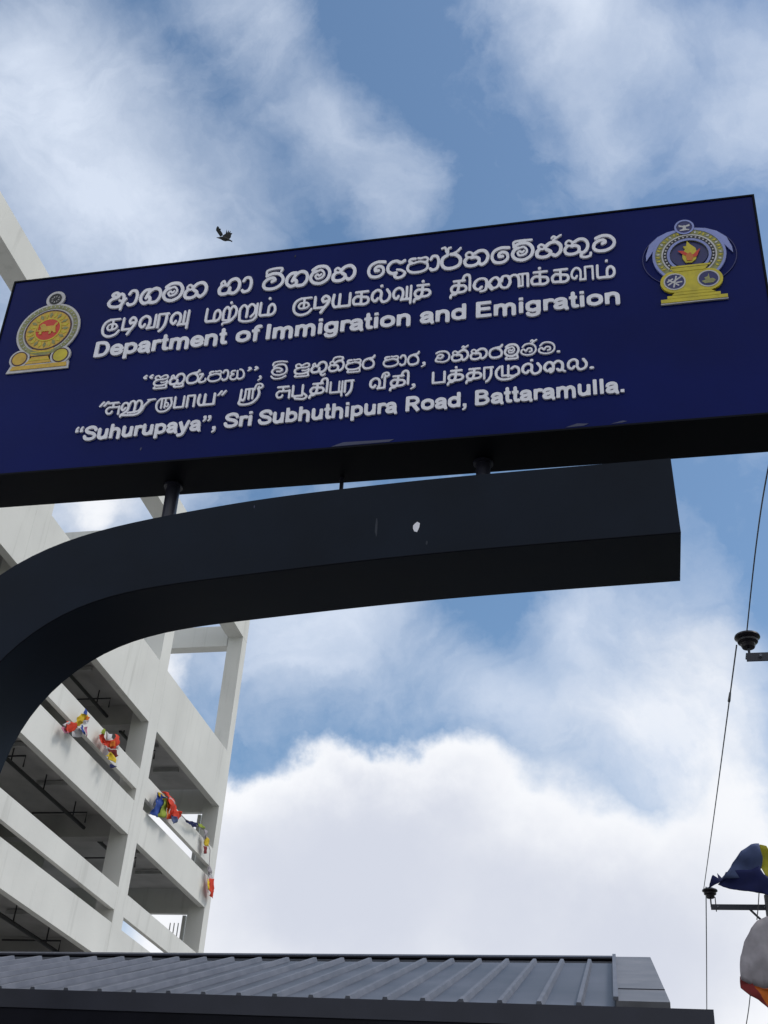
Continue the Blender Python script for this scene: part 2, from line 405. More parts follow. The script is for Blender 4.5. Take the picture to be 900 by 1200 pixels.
# posts between board and arm
for u in (uv(200, 585, .24)[0], uv(566, 545, .24)[0]):
    pm = MB(); pm.tube([P(u, -.86 if u < -1.5 else -.77, .25), P(u, V0+.003, .25)], .040, 18); pm.build('support_post', M['post'], sign, smooth=True)
    MB().tube([P(u, -.556, .25), P(u, V0+.002, .25)], .055, 18).build('post_flange', M['post'], sign)
u = uv(394, 570, .2)[0]
MB().tube([P(u, -.80, .30), P(u, V0+.003, .30)], .012, 8).build('thin_rod', M['post'], sign)
# small marks on the arm
def spot(px, py, w, h, m='scuff_reflection', name='paint_chip', seed=0):
    random.seed(seed); u_, v_ = uv(px, py); pts = []
    for k in range(9):
        q = 2*math.pi*k/9; r = .7+.5*random.random(); pts.append(P(u_+w*r*math.cos(q), v_+h*r*math.sin(q), -.0008))
    MB().prism(pts, SN*.0012).build(name, M[m], sign)
spot(488, 617.5, .020, .028, 'letter', seed=1); spot(441, 619, .006, .055, 'chalk', 'drip_mark', seed=5); spot(500, 636, .005, .012, 'chalk', 'paint_chip', seed=6); spot(165, 526, .004, .012, seed=2); spot(298, 594, .003, .010, seed=3); spot(346, 300, .004, .010, 'pipe', seed=4)

# ------------------------------------------------------------------ lettering
def arc(cx, cy, rx, ry, a0, a1, n=14):
    return [(cx+rx*math.cos(R(a0+(a1-a0)*i/(n-1))), cy+ry*math.sin(R(a0+(a1-a0)*i/(n-1)))) for i in range(n)]
def smooth(pts, k=7):
    if len(pts) < 3: return pts
    P_ = [np.array(p, float) for p in pts]; Q = []
    for i in range(len(P_)-1):
        p0 = P_[max(i-1, 0)]; p1 = P_[i]; p2 = P_[i+1]; p3 = P_[min(i+2, len(P_)-1)]
        for t in np.linspace(0, 1, k, endpoint=False):
            Q.append(.5*((2*p1)+(p2-p0)*t+(2*p0-5*p1+4*p2-p3)*t*t+(3*p1-p0-3*p2+p3)*t**3))
    Q.append(P_[-1]); return Q
# every glyph: (strokes); a stroke is (kind, width, points): 's' smooth, 'l' straight; letters are about 1 unit high
def s_(pts, w=.115): return ('s', w, pts)
def l_(pts, w=.105): return ('l', w, pts)
DOT = lambda x, y, r=.15: ('l', r, [(x, y), (x+.01, y)])
G = {}
# Sinhala
def aa(x): return s_([(x,.78),(x+.14,.98),(x+.42,.93),(x+.52,.55),(x+.42,.12),(x+.12,.02),(x-.02,.14)])
NAl = [s_([(.50,.80),(.30,.93),(.14,.80),(.22,.62),(.45,.60)],.09), s_([(.22,.62),(.05,.42),(.08,.14),(.38,.02),(.72,.10),(.84,.36),(.62,.54)],.13),
       s_([(.52,.70),(.78,.95),(1.15,1.0),(1.42,.74),(1.40,.32),(1.14,.05),(.96,.14)],.13)]
G['si_a'] = [s_([(.62,.84),(.42,.97),(.2,.85),(.38,.68),(.62,.72),(.5,.62),(.18,.52),(.04,.26),(.26,.03),(.72,.0),(.95,.26),(.94,.7),(.78,.86)],.12), l_([(.95,.5),(.86,-.22)],.09), s_([(.7,.42),(.95,.34),(1.12,.5)],.09), aa(1.28)]
G['si_ga'] = [s_([(.62,.93),(.30,.90),(.06,.62),(.06,.26),(.34,.02),(.66,.10),(.70,.36),(.50,.48)],.13), s_([(.42,.38),(.62,.78),(1.0,.98),(1.34,.82),(1.42,.42),(1.20,.06),(.84,.02),(.66,.1)],.13)]
def ma(dx=0, top=False):
    r = [s_([(dx+.16,.98),(dx+.50,1.18),(dx+1.0,1.12),(dx+1.26,.72),(dx+1.14,.24),(dx+.72,.0),(dx+.28,.10),(dx+.06,.42),(dx+.18,.76),(dx+.40,.86)],.125),
         s_([(dx+.40,.84),(dx+.72,.92),(dx+.92,.66),(dx+.80,.40),(dx+.50,.34),(dx+.36,.52),(dx+.50,.64),(dx+.62,.54),(dx+.74,.64)],.075)]
    if top: r.append(s_([(dx+.16,.98),(dx+.14,1.30),(dx+.5,1.38),(dx+1.2,1.36)],.09))
    return r
G['si_ma'] = ma()
G['si_na'] = NAl
G['si_ha'] = [s_([(.42,.62),(.30,.92),(.12,.80),(.20,.62),(.44,.66)],.09), s_([(.2,.62),(.03,.4),(.1,.1),(.4,.02),(.68,.12),(.74,.42)],.13), s_([(.56,.60),(.74,.92),(1.1,1.0),(1.36,.74),(1.34,.3),(1.08,.02),(.74,.08)],.13)]
G['si_aa'] = [aa(.02)]
VA = [s_([(.60,.50),(.80,.60),(.68,.75),(.36,.72),(.09,.52),(.06,.22),(.34,.02),(.85,.02),(1.26,.26),(1.36,.64),(1.08,.98),(.62,1.06),(.20,.92)],.125)]
G['si_va'] = VA
G['si_vi'] = VA + [s_([(.20,.98),(.18,1.28),(.6,1.40),(1.2,1.38),(1.16,1.16)],.09)]
G['si_e'] = [s_([(1.15,.98),(.62,1.02),(.18,.82),(.04,.42),(.24,.06),(.72,.0),(1.04,.22),(1.02,.58),(.74,.72),(.50,.60),(.52,.42),(.74,.42)],.12)]
G['si_da'] = [s_([(1.14,.92),(.90,.80),(.62,.94),(.28,.88),(.06,.60),(.10,.28),(.36,.10),(.62,.12)],.125), s_([(.62,.12),(.52,-.10),(.74,-.24),(1.06,-.16),(1.20,.04)],.11), s_([(.66,.34),(.94,.28),(1.2,.10)],.085)]
G['si_pa'] = [s_([(.54,.96),(.22,.94),(.14,.78),(.34,.66),(.10,.56),(.04,.26),(.34,.02),(.92,.0),(1.32,.18),(1.34,.52),(1.14,.64)],.12), s_([(.40,.64),(.80,.72),(1.24,.66),(1.38,.84),(1.22,.98),(.9,.94),(.72,.98)],.10)]
G['si_ra'] = [s_([(1.22,1.22),(1.02,1.02),(.58,.96),(.18,.80),(.04,.42),(.22,.06),(.66,-.02),(1.08,.12),(1.18,.50),(.98,.80),(.74,.92)],.125)]
G['si_rk'] = [s_([(.4,.94),(.10,.74),(.06,.34),(.30,.04),(.74,.0),(1.14,.18),(1.22,.58),(.96,.90),(.62,.98)],.13), s_([(.60,.96),(.98,1.12),(1.22,1.36)],.09), s_([(.04,1.46),(.24,1.50),(.30,1.26),(.42,1.08),(.44,1.40),(.60,1.46)],.085)]
G['si_ta'] = [s_([(.52,.58),(.50,.86),(.28,.98),(.10,.82),(.2,.62),(.44,.62)],.085), s_([(.22,.62),(.03,.38),(.14,.08),(.5,.0),(.84,.12),(.92,.42),(.72,.58),(.46,.56)],.12), s_([(.64,.84),(.94,1.0),(1.28,.94),(1.46,.62),(1.38,.24),(1.12,.02),(.94,.12)],.125)]
VIR = [s_([(.92,1.30),(1.04,1.42),(1.16,1.28),(1.02,1.16),(1.22,1.30),(1.46,1.46)],.08)]
G['si_nk'] = NAl + VIR
G['si_tk'] = G['si_ta'] + VIR
G['si_tu'] = G['si_ta'] + [s_([(1.12,.02),(1.0,-.18),(1.24,-.30),(1.56,-.24),(1.62,-.04)],.10)]
G['si_mk'] = ma(0, True)
UU = lambda x0, x1: s_([(x1,.04),(x1+.02,-.24),((x0+x1)/2,-.27),(x0,-.24),(x0+.06,-.10)],.10)
G['si_sa'] = [s_([(.52,.86),(.34,1.0),(.12,.92),(.12,.70),(.36,.62),(.92,.62),(1.16,.72),(1.14,.94),(.90,1.0),(.52,.78)],.095), s_([(.36,.60),(.08,.46),(.06,.18),(.34,.02),(.86,.02),(1.16,.18),(1.16,.44)],.115), s_([(.62,.34),(.92,.30),(1.16,.40)],.08)]
G['si_su'] = G['si_sa'] + [UU(.1, 1.12)]
G['si_hu'] = G['si_ha'] + [UU(.5, 1.3)]
G['si_bu'] = G['si_ha'] + [s_([(1.08,.02),(.9,-.18),(1.1,-.34),(1.3,-.22)],.1)]
G['si_ru'] = G['si_ra'] + [s_([(1.30,.78),(1.62,.80),(1.46,.46),(1.30,.10),(1.60,-.02),(1.94,.10),(1.96,.3)],.11)]
G['si_ya'] = [s_([(.44,.88),(.16,.84),(.12,.62),(.34,.54),(.08,.40),(.10,.10),(.44,.0),(.66,.20),(.66,.84)],.115), s_([(.66,.2),(.9,.0),(1.2,.12),(1.28,.46),(1.1,.86),(.86,.96)],.115)]
G['si_sri'] = [s_([(.18,.90),(.5,1.12),(.96,1.06),(1.16,.68),(1.10,.24),(.7,.06),(.26,.16),(.08,.46),(.24,.74),(.56,.78),(.82,.6),(.7,.42),(.44,.46)],.105), s_([(.1,1.1),(.2,1.38),(.7,1.44),(1.14,1.34)],.085), s_([(.06,.0),(.3,-.26),(.8,-.28),(1.14,-.08)],.10)]
G['si_ti'] = G['si_ta'] + [s_([(.36,1.02),(.48,1.32),(.9,1.40),(1.36,1.3),(1.30,1.12)],.09)]
G['si_pu'] = G['si_pa'] + [UU(.2, 1.28)]
G['si_ba'] = [s_([(.12,.92),(.4,1.06),(.94,1.02),(1.22,.66),(1.16,.2),(.8,.0),(.4,.04),(.1,.16),(.22,.44),(.5,.38),(.72,.62),(.52,.76),(.28,.66),(.2,.44)],.11)]
G['si_mu'] = ma() + [UU(.14, 1.14)]
G['si_la'] = [s_([(.14,.80),(.40,1.08),(.88,1.10),(1.24,.80),(1.26,.34),(.96,.02),(.46,.0),(.08,.20),(.06,.48),(.28,.58),(.44,.40),(.62,.64),(.90,.62),(.94,.36),(.74,.30)],.10)]
for k_ in ('si_la', 'si_ya', 'si_sri', 'si_ba', 'si_sa', 'si_su', 'si_pa', 'si_pu'):
    if k_ in G: G[k_] = [(a_, w_*.84, p_) for a_, w_, p_ in G[k_]]
G['si_lk'] = G['si_la'] + [s_([(.86,1.34),(.98,1.46),(1.1,1.32),(.96,1.18),(1.16,1.34),(1.36,1.46)],.08)]
# Tamil
def shift(g, dx, dy=0): return [(k, w, [(x+dx, y+dy) for x, y in p]) for k, w, p in g]
KA = [l_([(.22,1.0),(1.08,1.0)]), l_([(.62,1.0),(.62,.05)]), s_([(.62,.62),(.28,.66),(.06,.42),(.14,.10),(.44,.06),(.9,.02),(1.14,.22),(1.06,.52),(.62,.60)])]
TA = [l_([(.26,1.0),(1.06,1.0)]), s_([(.64,1.0),(.60,.4),(.42,.0),(.12,-.04),(.04,-.24)]), s_([(.62,.64),(.28,.66),(.08,.42),(.22,.14),(.62,.10),(1.02,.14),(1.18,.38),(1.0,.60),(.62,.62)])]
CA = [l_([(.12,1.0),(1.02,1.0)]), s_([(.58,1.0),(.56,.62),(.26,.62),(.05,.38),(.18,.08),(.46,.06),(.56,.24)],.10), l_([(.5,.60),(1.14,.60)],.09)]
MAt = [s_([(.06,1.0),(.04,.3),(.10,.04),(.5,.02),(1.0,.02),(1.22,.28),(1.18,.66),(.96,.82),(.74,.62),(.72,.04)])]
VAt = [s_([(.42,.34),(.28,.14),(.06,.36),(.10,.76),(.40,.98),(.70,.80),(.74,.36),(.62,.02)]), l_([(.62,.04),(1.12,.04),(1.12,1.0)])]
PAt = [l_([(.06,1.0),(.06,.04),(.86,.04),(.86,1.0)])]
RAt = [l_([(.06,.0),(.06,1.0),(.72,1.0)]), s_([(.60,1.0),(.58,.3),(.42,-.1),(.22,-.30)])]
LAt = [s_([(.44,.34),(.28,.14),(.06,.36),(.10,.78),(.40,1.0),(.66,.80),(.64,.30),(.84,.02),(1.16,.16),(1.26,.56),(1.06,.96)])]
YAt = [s_([(.08,1.0),(.02,.42),(.16,.06),(.40,.04),(1.16,.04)]), l_([(.48,1.0),(.46,.05)]), l_([(1.16,.04),(1.16,1.0)])]
RRt = [s_([(.10,.0),(.08,.66),(.32,.98),(.56,.70),(.56,.04)]), s_([(.56,.7),(.80,1.0),(1.08,.80),(1.10,.34),(.86,.02)]), s_([(.10,.0),(.5,-.06),(.9,.0),(.6,-.2),(.14,-.24),(.1,-.36)],.085)]
G['ta_ku'] = [s_([(.50,1.0),(.16,.80),(.02,.40),(.14,-.04),(.52,-.28),(1.0,-.20),(1.26,.10)],.105), l_([(.46,1.0),(1.2,1.0)],.09), l_([(.72,1.0),(.72,.24)],.09), s_([(.72,.64),(.48,.62),(.36,.40),(.50,.22),(.88,.24),(1.06,.42),(.94,.62),(.72,.64)],.08)]
G['ta_ti'] = [l_([(.06,1.0),(.06,.12),(.76,.12)]), s_([(.50,-.26),(.72,.12),(.92,.42),(.98,.80),(.74,1.0),(.54,.80),(.62,.56),(.80,.6)])]
G['ta_va'] = VAt
G['ta_ra'] = RAt
G['ta_vu'] = VAt[:1] + [l_([(.62,.04),(1.32,.04)]), l_([(1.02,1.0),(1.02,.06)]), l_([(1.32,1.05),(1.30,-.28)])]
G['ta_ma'] = MAt
G['ta_rk'] = RRt + [DOT(.6,1.30,.13)]
G['ta_ru'] = RRt[:2] + [l_([(1.22,1.0),(1.22,-.05)]), s_([(1.22,.0),(1.0,-.26),(.5,-.30),(.14,-.16),(.12,.0)])]
G['ta_mk'] = MAt + [DOT(.72,1.30,.13)]
G['ta_ya'] = YAt
G['ta_ka'] = KA; G['ta_kk'] = KA + [DOT(.6,1.30,.13)]
G['ta_lk'] = LAt + [DOT(.66,1.30,.13)]
G['ta_tk'] = TA + [DOT(.64,1.30,.13)]
G['ta_ta'] = TA
G['ta_thi'] = TA + [s_([(.9,.98),(1.02,1.34),(1.28,1.42),(1.42,1.2),(1.42,.2)])]
G['ta_nai'] = [s_([(.44,.34),(.26,.14),(.04,.40),(.14,.84),(.44,1.0),(.70,.80),(.66,.10),(.40,-.02)]), s_([(.9,.4),(1.04,.14),(1.30,.24),(1.40,.62),(1.22,.96),(.96,.80),(.82,.4),(1.0,.04)]),
               s_([(1.40,.5),(1.52,.14),(1.80,.1),(1.96,.5),(1.86,.94),(1.58,.96),(1.5,.6)]), s_([(1.9,.8),(2.16,1.0),(2.4,.8),(2.44,.06)]), l_([(2.44,1.0),(2.9,1.0),(2.9,.0)]), l_([(2.40,.06),(2.62,.06),(2.62,1.0)],.08)]
G['ta_lla'] = [s_([(.40,.36),(.24,.16),(.04,.40),(.12,.80),(.38,1.0),(.64,.80),(.66,.30),(.62,.04)],.095), l_([(.62,.04),(.98,.04),(.98,1.0),(1.5,1.0),(1.5,.0)],.095)]
G['ta_su'] = CA + [l_([(1.14,.64),(1.14,-.05)])]
G['ta_hu'] = [s_([(.36,.44),(.18,.22),(.04,.50),(.20,.88),(.50,.80),(.56,.36),(.42,.06),(.10,-.16),(.06,-.34)]), s_([(.56,.4),(.7,.92),(.96,.98),(1.08,.6),(1.06,.05)]), s_([(1.08,.7),(1.28,1.0),(1.54,.86),(1.56,.3),(1.3,.02),(.6,-.04)]), s_([(.1,-.2),(.7,-.26),(1.3,-.24),(1.62,.06),(1.8,.5),(2.14,.9),(2.4,1.0)]), l_([(2.0,1.0),(2.56,1.0)],.09)]
G['ta_ruu'] = [s_([(.34,.98),(.06,.66),(.06,.18),(.36,-.18),(.86,-.20),(1.2,.06),(1.34,.5),(1.2,.9)]), l_([(.36,.98),(1.3,.98)],.09), l_([(.46,.98),(.46,.12)]), l_([(.78,.98),(.76,.12)]), s_([(.78,.3),(1.0,.2),(1.04,.5),(.78,.6)],.08)]
G['ta_pa'] = PAt
G['ta_aa'] = [l_([(.06,.0),(.06,1.0),(.62,1.0),(.62,.0)])]
G['ta_sri'] = [l_([(.14,1.1),(.10,.1)]), s_([(.1,.1),(.06,-.18),(.5,-.3),(1.1,-.2),(1.5,.2),(1.62,.7),(1.5,1.1)]), s_([(.14,.3),(.36,.08),(.48,.4),(.5,1.1)],.09), l_([(.8,.2),(.8,1.1)]), l_([(.5,1.1),(1.1,1.1),(1.1,.2)],.09), s_([(1.2,1.0),(1.34,1.44),(1.68,1.5),(1.86,1.3),(1.7,1.1),(1.55,1.26)],.09)]
G['ta_puu'] = PAt + [s_([(.86,.3),(1.1,.12),(1.24,-.06),(1.02,-.28),(.6,-.24),(.3,-.18),(.28,.04)],.1)]
G['ta_pu'] = PAt + [l_([(.86,.04),(1.14,.04)]), l_([(1.14,1.0),(1.12,-.3)])]
G['ta_vii'] = VAt + [s_([(.9,1.0),(1.0,1.34),(1.3,1.42),(1.42,1.2),(1.24,1.06),(1.14,1.2)],.095)]
G['ta_mu'] = [s_([(.34,.96),(.08,.6),(.10,.1),(.44,-.22),(1.0,-.24),(1.4,.0),(1.5,.1)]), l_([(.50,1.0),(.50,.1),(.94,.1)]), l_([(.94,1.0),(.92,-.0)]), s_([(.94,.1),(1.3,.0),(1.66,.2),(1.66,.66),(1.4,.86),(1.16,.7)])]
G['ta_ai'] = [s_([(.40,.34),(.24,.14),(.04,.38),(.10,.76),(.36,.96),(.58,.70),(.56,.2),(.42,.0)]), s_([(.56,.7),(.86,1.0),(1.14,.80),(1.16,.34),(1.0,.08),(.84,.26)]), s_([(1.15,.5),(1.2,.1),(1.32,.0)],.09)]
G['ta_la'] = LAt
# Marks
G['q_open'] = [s_([(.12,.82),(.02,.95),(.16,1.12)],.09), DOT(.12,.84,.11), s_([(.52,.82),(.42,.95),(.56,1.12)],.09), DOT(.52,.84,.11)]
G['q_close'] = [s_([(.12,1.08),(.22,.95),(.08,.78)],.09), DOT(.12,1.04,.11), s_([(.54,1.08),(.64,.95),(.50,.78)],.09), DOT(.54,1.04,.11)]
G['t_open'] = [l_([(.0,.80),(.18,1.16)],.08), l_([(.24,.80),(.42,1.16)],.08)]
G['t_close'] = G['t_open']
G['comma'] = [DOT(.16,.06,.14), s_([(.24,.04),(.20,-.14),(.02,-.28)],.07)]
G['period'] = [DOT(.14,.08,.14)]

for k_ in ('ta_nai', 'ta_hu', 'ta_ruu', 'ta_ru'): G[k_] = [(a_, w_*.86, p_) for a_, w_, p_ in G[k_]]
for k_ in G:
    if not k_.startswith('lat_'): G[k_] = [(a_, w_*.80, p_) for a_, w_, p_ in G[k_]]
def contours(strokes):
    segs = []
    for k, w, p in strokes:
        q = smooth(p, 9) if k in 'sb' else p
        for i_, (a_, b_) in enumerate(zip(q[:-1], q[1:])):
            segs.append((*a_, *b_, w, float(k in 'bc' and i_ == 0), float(k in 'bc' and i_ == len(q)-2)))
    segs = np.array([[float(t) for t in s] for s in segs])
    h = .034
    x0, x1 = segs[:, [0, 2]].min()-.25, segs[:, [0, 2]].max()+.25; y0, y1 = segs[:, [1, 3]].min()-.25, segs[:, [1, 3]].max()+.25
    xs = np.arange(x0, x1, h); ys = np.arange(y0, y1, h); X_, Y_ = np.meshgrid(xs, ys)
    D = np.full(X_.shape, 9.)
    for ax, ay, bx, by, w, ca_, cb_ in segs:
        dx, dy = bx-ax, by-ay; L = dx*dx+dy*dy+1e-9; l_n = math.sqrt(L)
        tt_ = ((X_-ax)*dx+(Y_-ay)*dy)/L; t = np.clip(tt_, 0, 1)
        d_ = np.hypot(X_-ax-t*dx, Y_-ay-t*dy)-w
        pr = np.abs((X_-ax)*dy-(Y_-ay)*dx)/l_n-w
        if ca_: d_ = np.where(tt_ < 0, np.maximum(pr, -tt_*l_n), d_)
        if cb_: d_ = np.where(tt_ > 1, np.maximum(pr, (tt_-1)*l_n), d_)
        if ca_ or cb_:   # inside distance towards the flat end
            e_ = np.full(D.shape, -9.)
            if ca_: e_ = np.maximum(e_, -tt_*l_n)
            if cb_: e_ = np.maximum(e_, (tt_-1)*l_n)
            d_ = np.maximum(d_, e_)
        D = np.minimum(D, d_)
    D = D + 1e-5
    nxt = {}
    def ip(i0, j0, i1, j1):
        a_, b_ = D[j0, i0], D[j1, i1]; t = a_/(a_-b_); return (xs[i0]+(xs[i1]-xs[i0])*t, ys[j0]+(ys[j1]-ys[j0])*t)
    E = {}
    ny, nx = D.shape; ins = D < 0
    pts = {}
    def ek(i, j, hor):
        k_ = (i, j, hor)
        if k_ not in pts: pts[k_] = ip(i, j, i+1, j) if hor else ip(i, j, i, j+1)
        return k_
    code = ins[:-1, :-1]*1 + ins[:-1, 1:]*2 + ins[1:, 1:]*4 + ins[1:, :-1]*8
    TB = {1:[('L','B')],2:[('B','R')],3:[('L','R')],4:[('R','T')],5:[('L','T'),('R','B')],6:[('B','T')],7:[('L','T')],8:[('T','L')],9:[('T','B')],10:[('B','L'),('T','R')],11:[('T','R')],12:[('R','L')],13:[('R','B')],14:[('B','L')]}
    for j, i in zip(*np.nonzero((code > 0) & (code < 15))):
        ed = {'B': (i, j, True), 'T': (i, j+1, True), 'L': (i, j, False), 'R': (i+1, j, False)}
        for a_, b_ in TB[int(code[j, i])]: nxt[ek(*ed[a_])] = ek(*ed[b_])
    loops = []
    while nxt:
        s0, cur = next(iter(nxt.items())); del nxt[s0]; lp = [s0]
        while cur != s0 and cur in nxt:
            lp.append(cur); cur = nxt.pop(cur)
        if len(lp) > 8: loops.append([pts[k_] for k_ in lp])
    return loops
def mesh_from_curve(cu):
    cu.dimensions = '2D'; cu.fill_mode = 'BOTH'
    o = bpy.data.objects.new('tmp', cu); C.objects.link(o)
    bpy.context.view_layer.update()
    me = bpy.data.meshes.new_from_object(o.evaluated_get(bpy.context.evaluated_depsgraph_get()))
    bpy.data.objects.remove(o); return me
_gl = {}
LD = .011   # letter thickness
def glyph(name):
    if name in _gl: return _gl[name]
    cu = bpy.data.curves.new(name, 'CURVE'); cu.dimensions = '2D'
    for lp in contours(G[name]):
        lp = lp[::2] if len(lp) > 40 else lp
        sp = cu.splines.new('POLY'); sp.points.add(len(lp)-1); sp.use_cyclic_u = True
        for p, (x, y) in zip(sp.points, lp): p.co = (x, y, 0, 1)
    cu.extrude = .5
    me = mesh_from_curve(cu)
    xs = [v.co.x for v in me.vertices]; _gl[name] = (me, min(xs), max(xs)); return _gl[name]
def place(me, x0, x1, base_u, base_v, end_u, height, du, parent=sign, name='letter', m='letter', slope=0.):
    """stand a letter mesh (front = XY) on the board between base_u and end_u"""
    me = me.copy(); co = np.empty(len(me.vertices)*3); me.vertices.foreach_get('co', co); co = co.reshape(-1, 3)
    sx = (end_u-base_u)/(x1-x0)
    zmin, zmax = co[:, 2].min(), co[:, 2].max()
    new = []
    for x, y, z in co:
        d = -LD if z > (zmin+zmax)/2 else .0005
        uu = base_u+(x-x0)*sx
        new.append(P(uu, base_v+y*height+(uu-base_u)*slope, d))
    me.vertices.foreach_set('co', np.array(new).ravel()); me.update()
    me.materials.clear(); me.materials.append(M[m])
    return link(name, me, parent)
def fline(pa, pb):     # base line through two photo points, as v(u) on the board
    (u0, v0), (u1, v1) = uv(*pa), uv(*pb); k = (v1-v0)/(u1-u0); return lambda u_: v0+(u_-u0)*k
def glyph_line(items, pa, pb, hpx, hx=None):
    f = fline(pa, pb)
    kx = (pb[1]-pa[1])/(pb[0]-pa[0])
    for nm, a_, b_ in items:
        me, x0, x1 = glyph(nm)
        xm = (a_+b_)/2; ym = pa[1]+(xm-pa[0])*kx
        ua = uv(a_, pa[1]+(a_-pa[0])*kx)[0]; ub = uv(b_, pa[1]+(b_-pa[0])*kx)[0]
        # letters lean with the perspective: the px extents were read at mid height
        hh = (uv(xm, ym-hpx)[1]-uv(xm, ym)[1])
        lean = (uv(xm, ym-hpx*.5)[0]-uv(xm, ym)[0])
        ua += lean; ub += lean
        place(me, x0, x1, ua, f((ua+ub)/2), ub, hh, 0)
glyph_line([('si_a',127,163),('si_ga',164,190.5),('si_ma',190.5,216),('si_na',216,244),('si_ha',256,283),('si_aa',283.5,296.5),
            ('si_vi',308,334),('si_ga',334.6,362.6),('si_ma',362.6,388.5),('si_na',389,418),
            ('si_e',430.7,453),('si_da',453,477),('si_pa',476.5,503),('si_aa',503,516),('si_rk',516,542),('si_ta',543,574),('si_e',575,598.5),('si_mk',598.7,626.7),('si_nk',627,659.7),('si_tu',660,693.5),('si_va',693.7,722)],
           (130,361.5), (708,295), 16.6)
glyph_line([('ta_ku',120,142.5),('ta_ti',143.5,161),('ta_va',163,184),('ta_ra',185,198.7),('ta_vu',199.7,222.5),('ta_ma',241,260.5),('ta_rk',261,279),('ta_ru',280,303),('ta_mk',304,324.4),
            ('ta_ku',343.4,367.5),('ta_ti',368,387.8),('ta_ya',388.8,412),('ta_ka',413,434),('ta_lk',434.8,459),('ta_vu',460,483.3),('ta_tk',484.4,506),
            ('ta_thi',527,552.4),('ta_nai',554,620.5),('ta_kk',621.4,644),('ta_ka',645.6,667.7),('ta_lla',668.6,696),('ta_mk',698.5,721.5)],
           (173,386.2), (710,326.3), 14.8)
glyph_line([('q_open',167.6,179.5),('si_su',180.5,198),('si_hu',198.8,218),('si_ru',218.6,243),('si_pa',243.8,260.3),('si_aa',260.5,269),('si_ya',269.8,287.6),('q_close',290,303),('comma',303.4,308),
            ('si_sri',318,337.6),('si_su',345,363.8),('si_bu',364.4,384.4),('si_ti',385,404.4),('si_pu',405,424),('si_ra',424.5,440),('si_pa',449,468),('si_aa',468.3,477),('si_ra',477.5,492),('comma',494,499.5),
            ('si_ba',510,528),('si_tk',528.6,550),('si_ta',550.6,572),('si_ra',572.6,590),('si_mu',590.6,609.2),('si_lk',610,630),('si_la',630.6,651),('period',652.3,656.6)],
           (208,451.3), (640,415.2), 11.5)
glyph_line([('t_open',116,127.5),('ta_su',124.5,141.5),('ta_hu',142,182.5),('ta_ruu',183,203),('ta_pa',204.3,217),('ta_aa',219,229.5),('ta_ya',231.5,253),('t_close',254.6,265.5),
            ('ta_sri',280,308.4),('ta_su',323.6,341),('ta_puu',342.4,361.6),('ta_thi',362.6,385),('ta_pu',386.6,402.6),('ta_ra',403.5,415.6),('ta_vii',433,457),('ta_thi',456.6,480),('comma',481.5,487.6),
            ('ta_pa',506.4,522.6),('ta_tk',524,544.4),('ta_ta',545.6,565.6),('ta_ra',566.4,579),('ta_mu',580,610),('ta_lk',611,635.6),('ta_ai',636.6,663.5),('ta_la',664.4,689),('period',690.6,696)],
           (132,486.2), (675,434.8), 12.6)
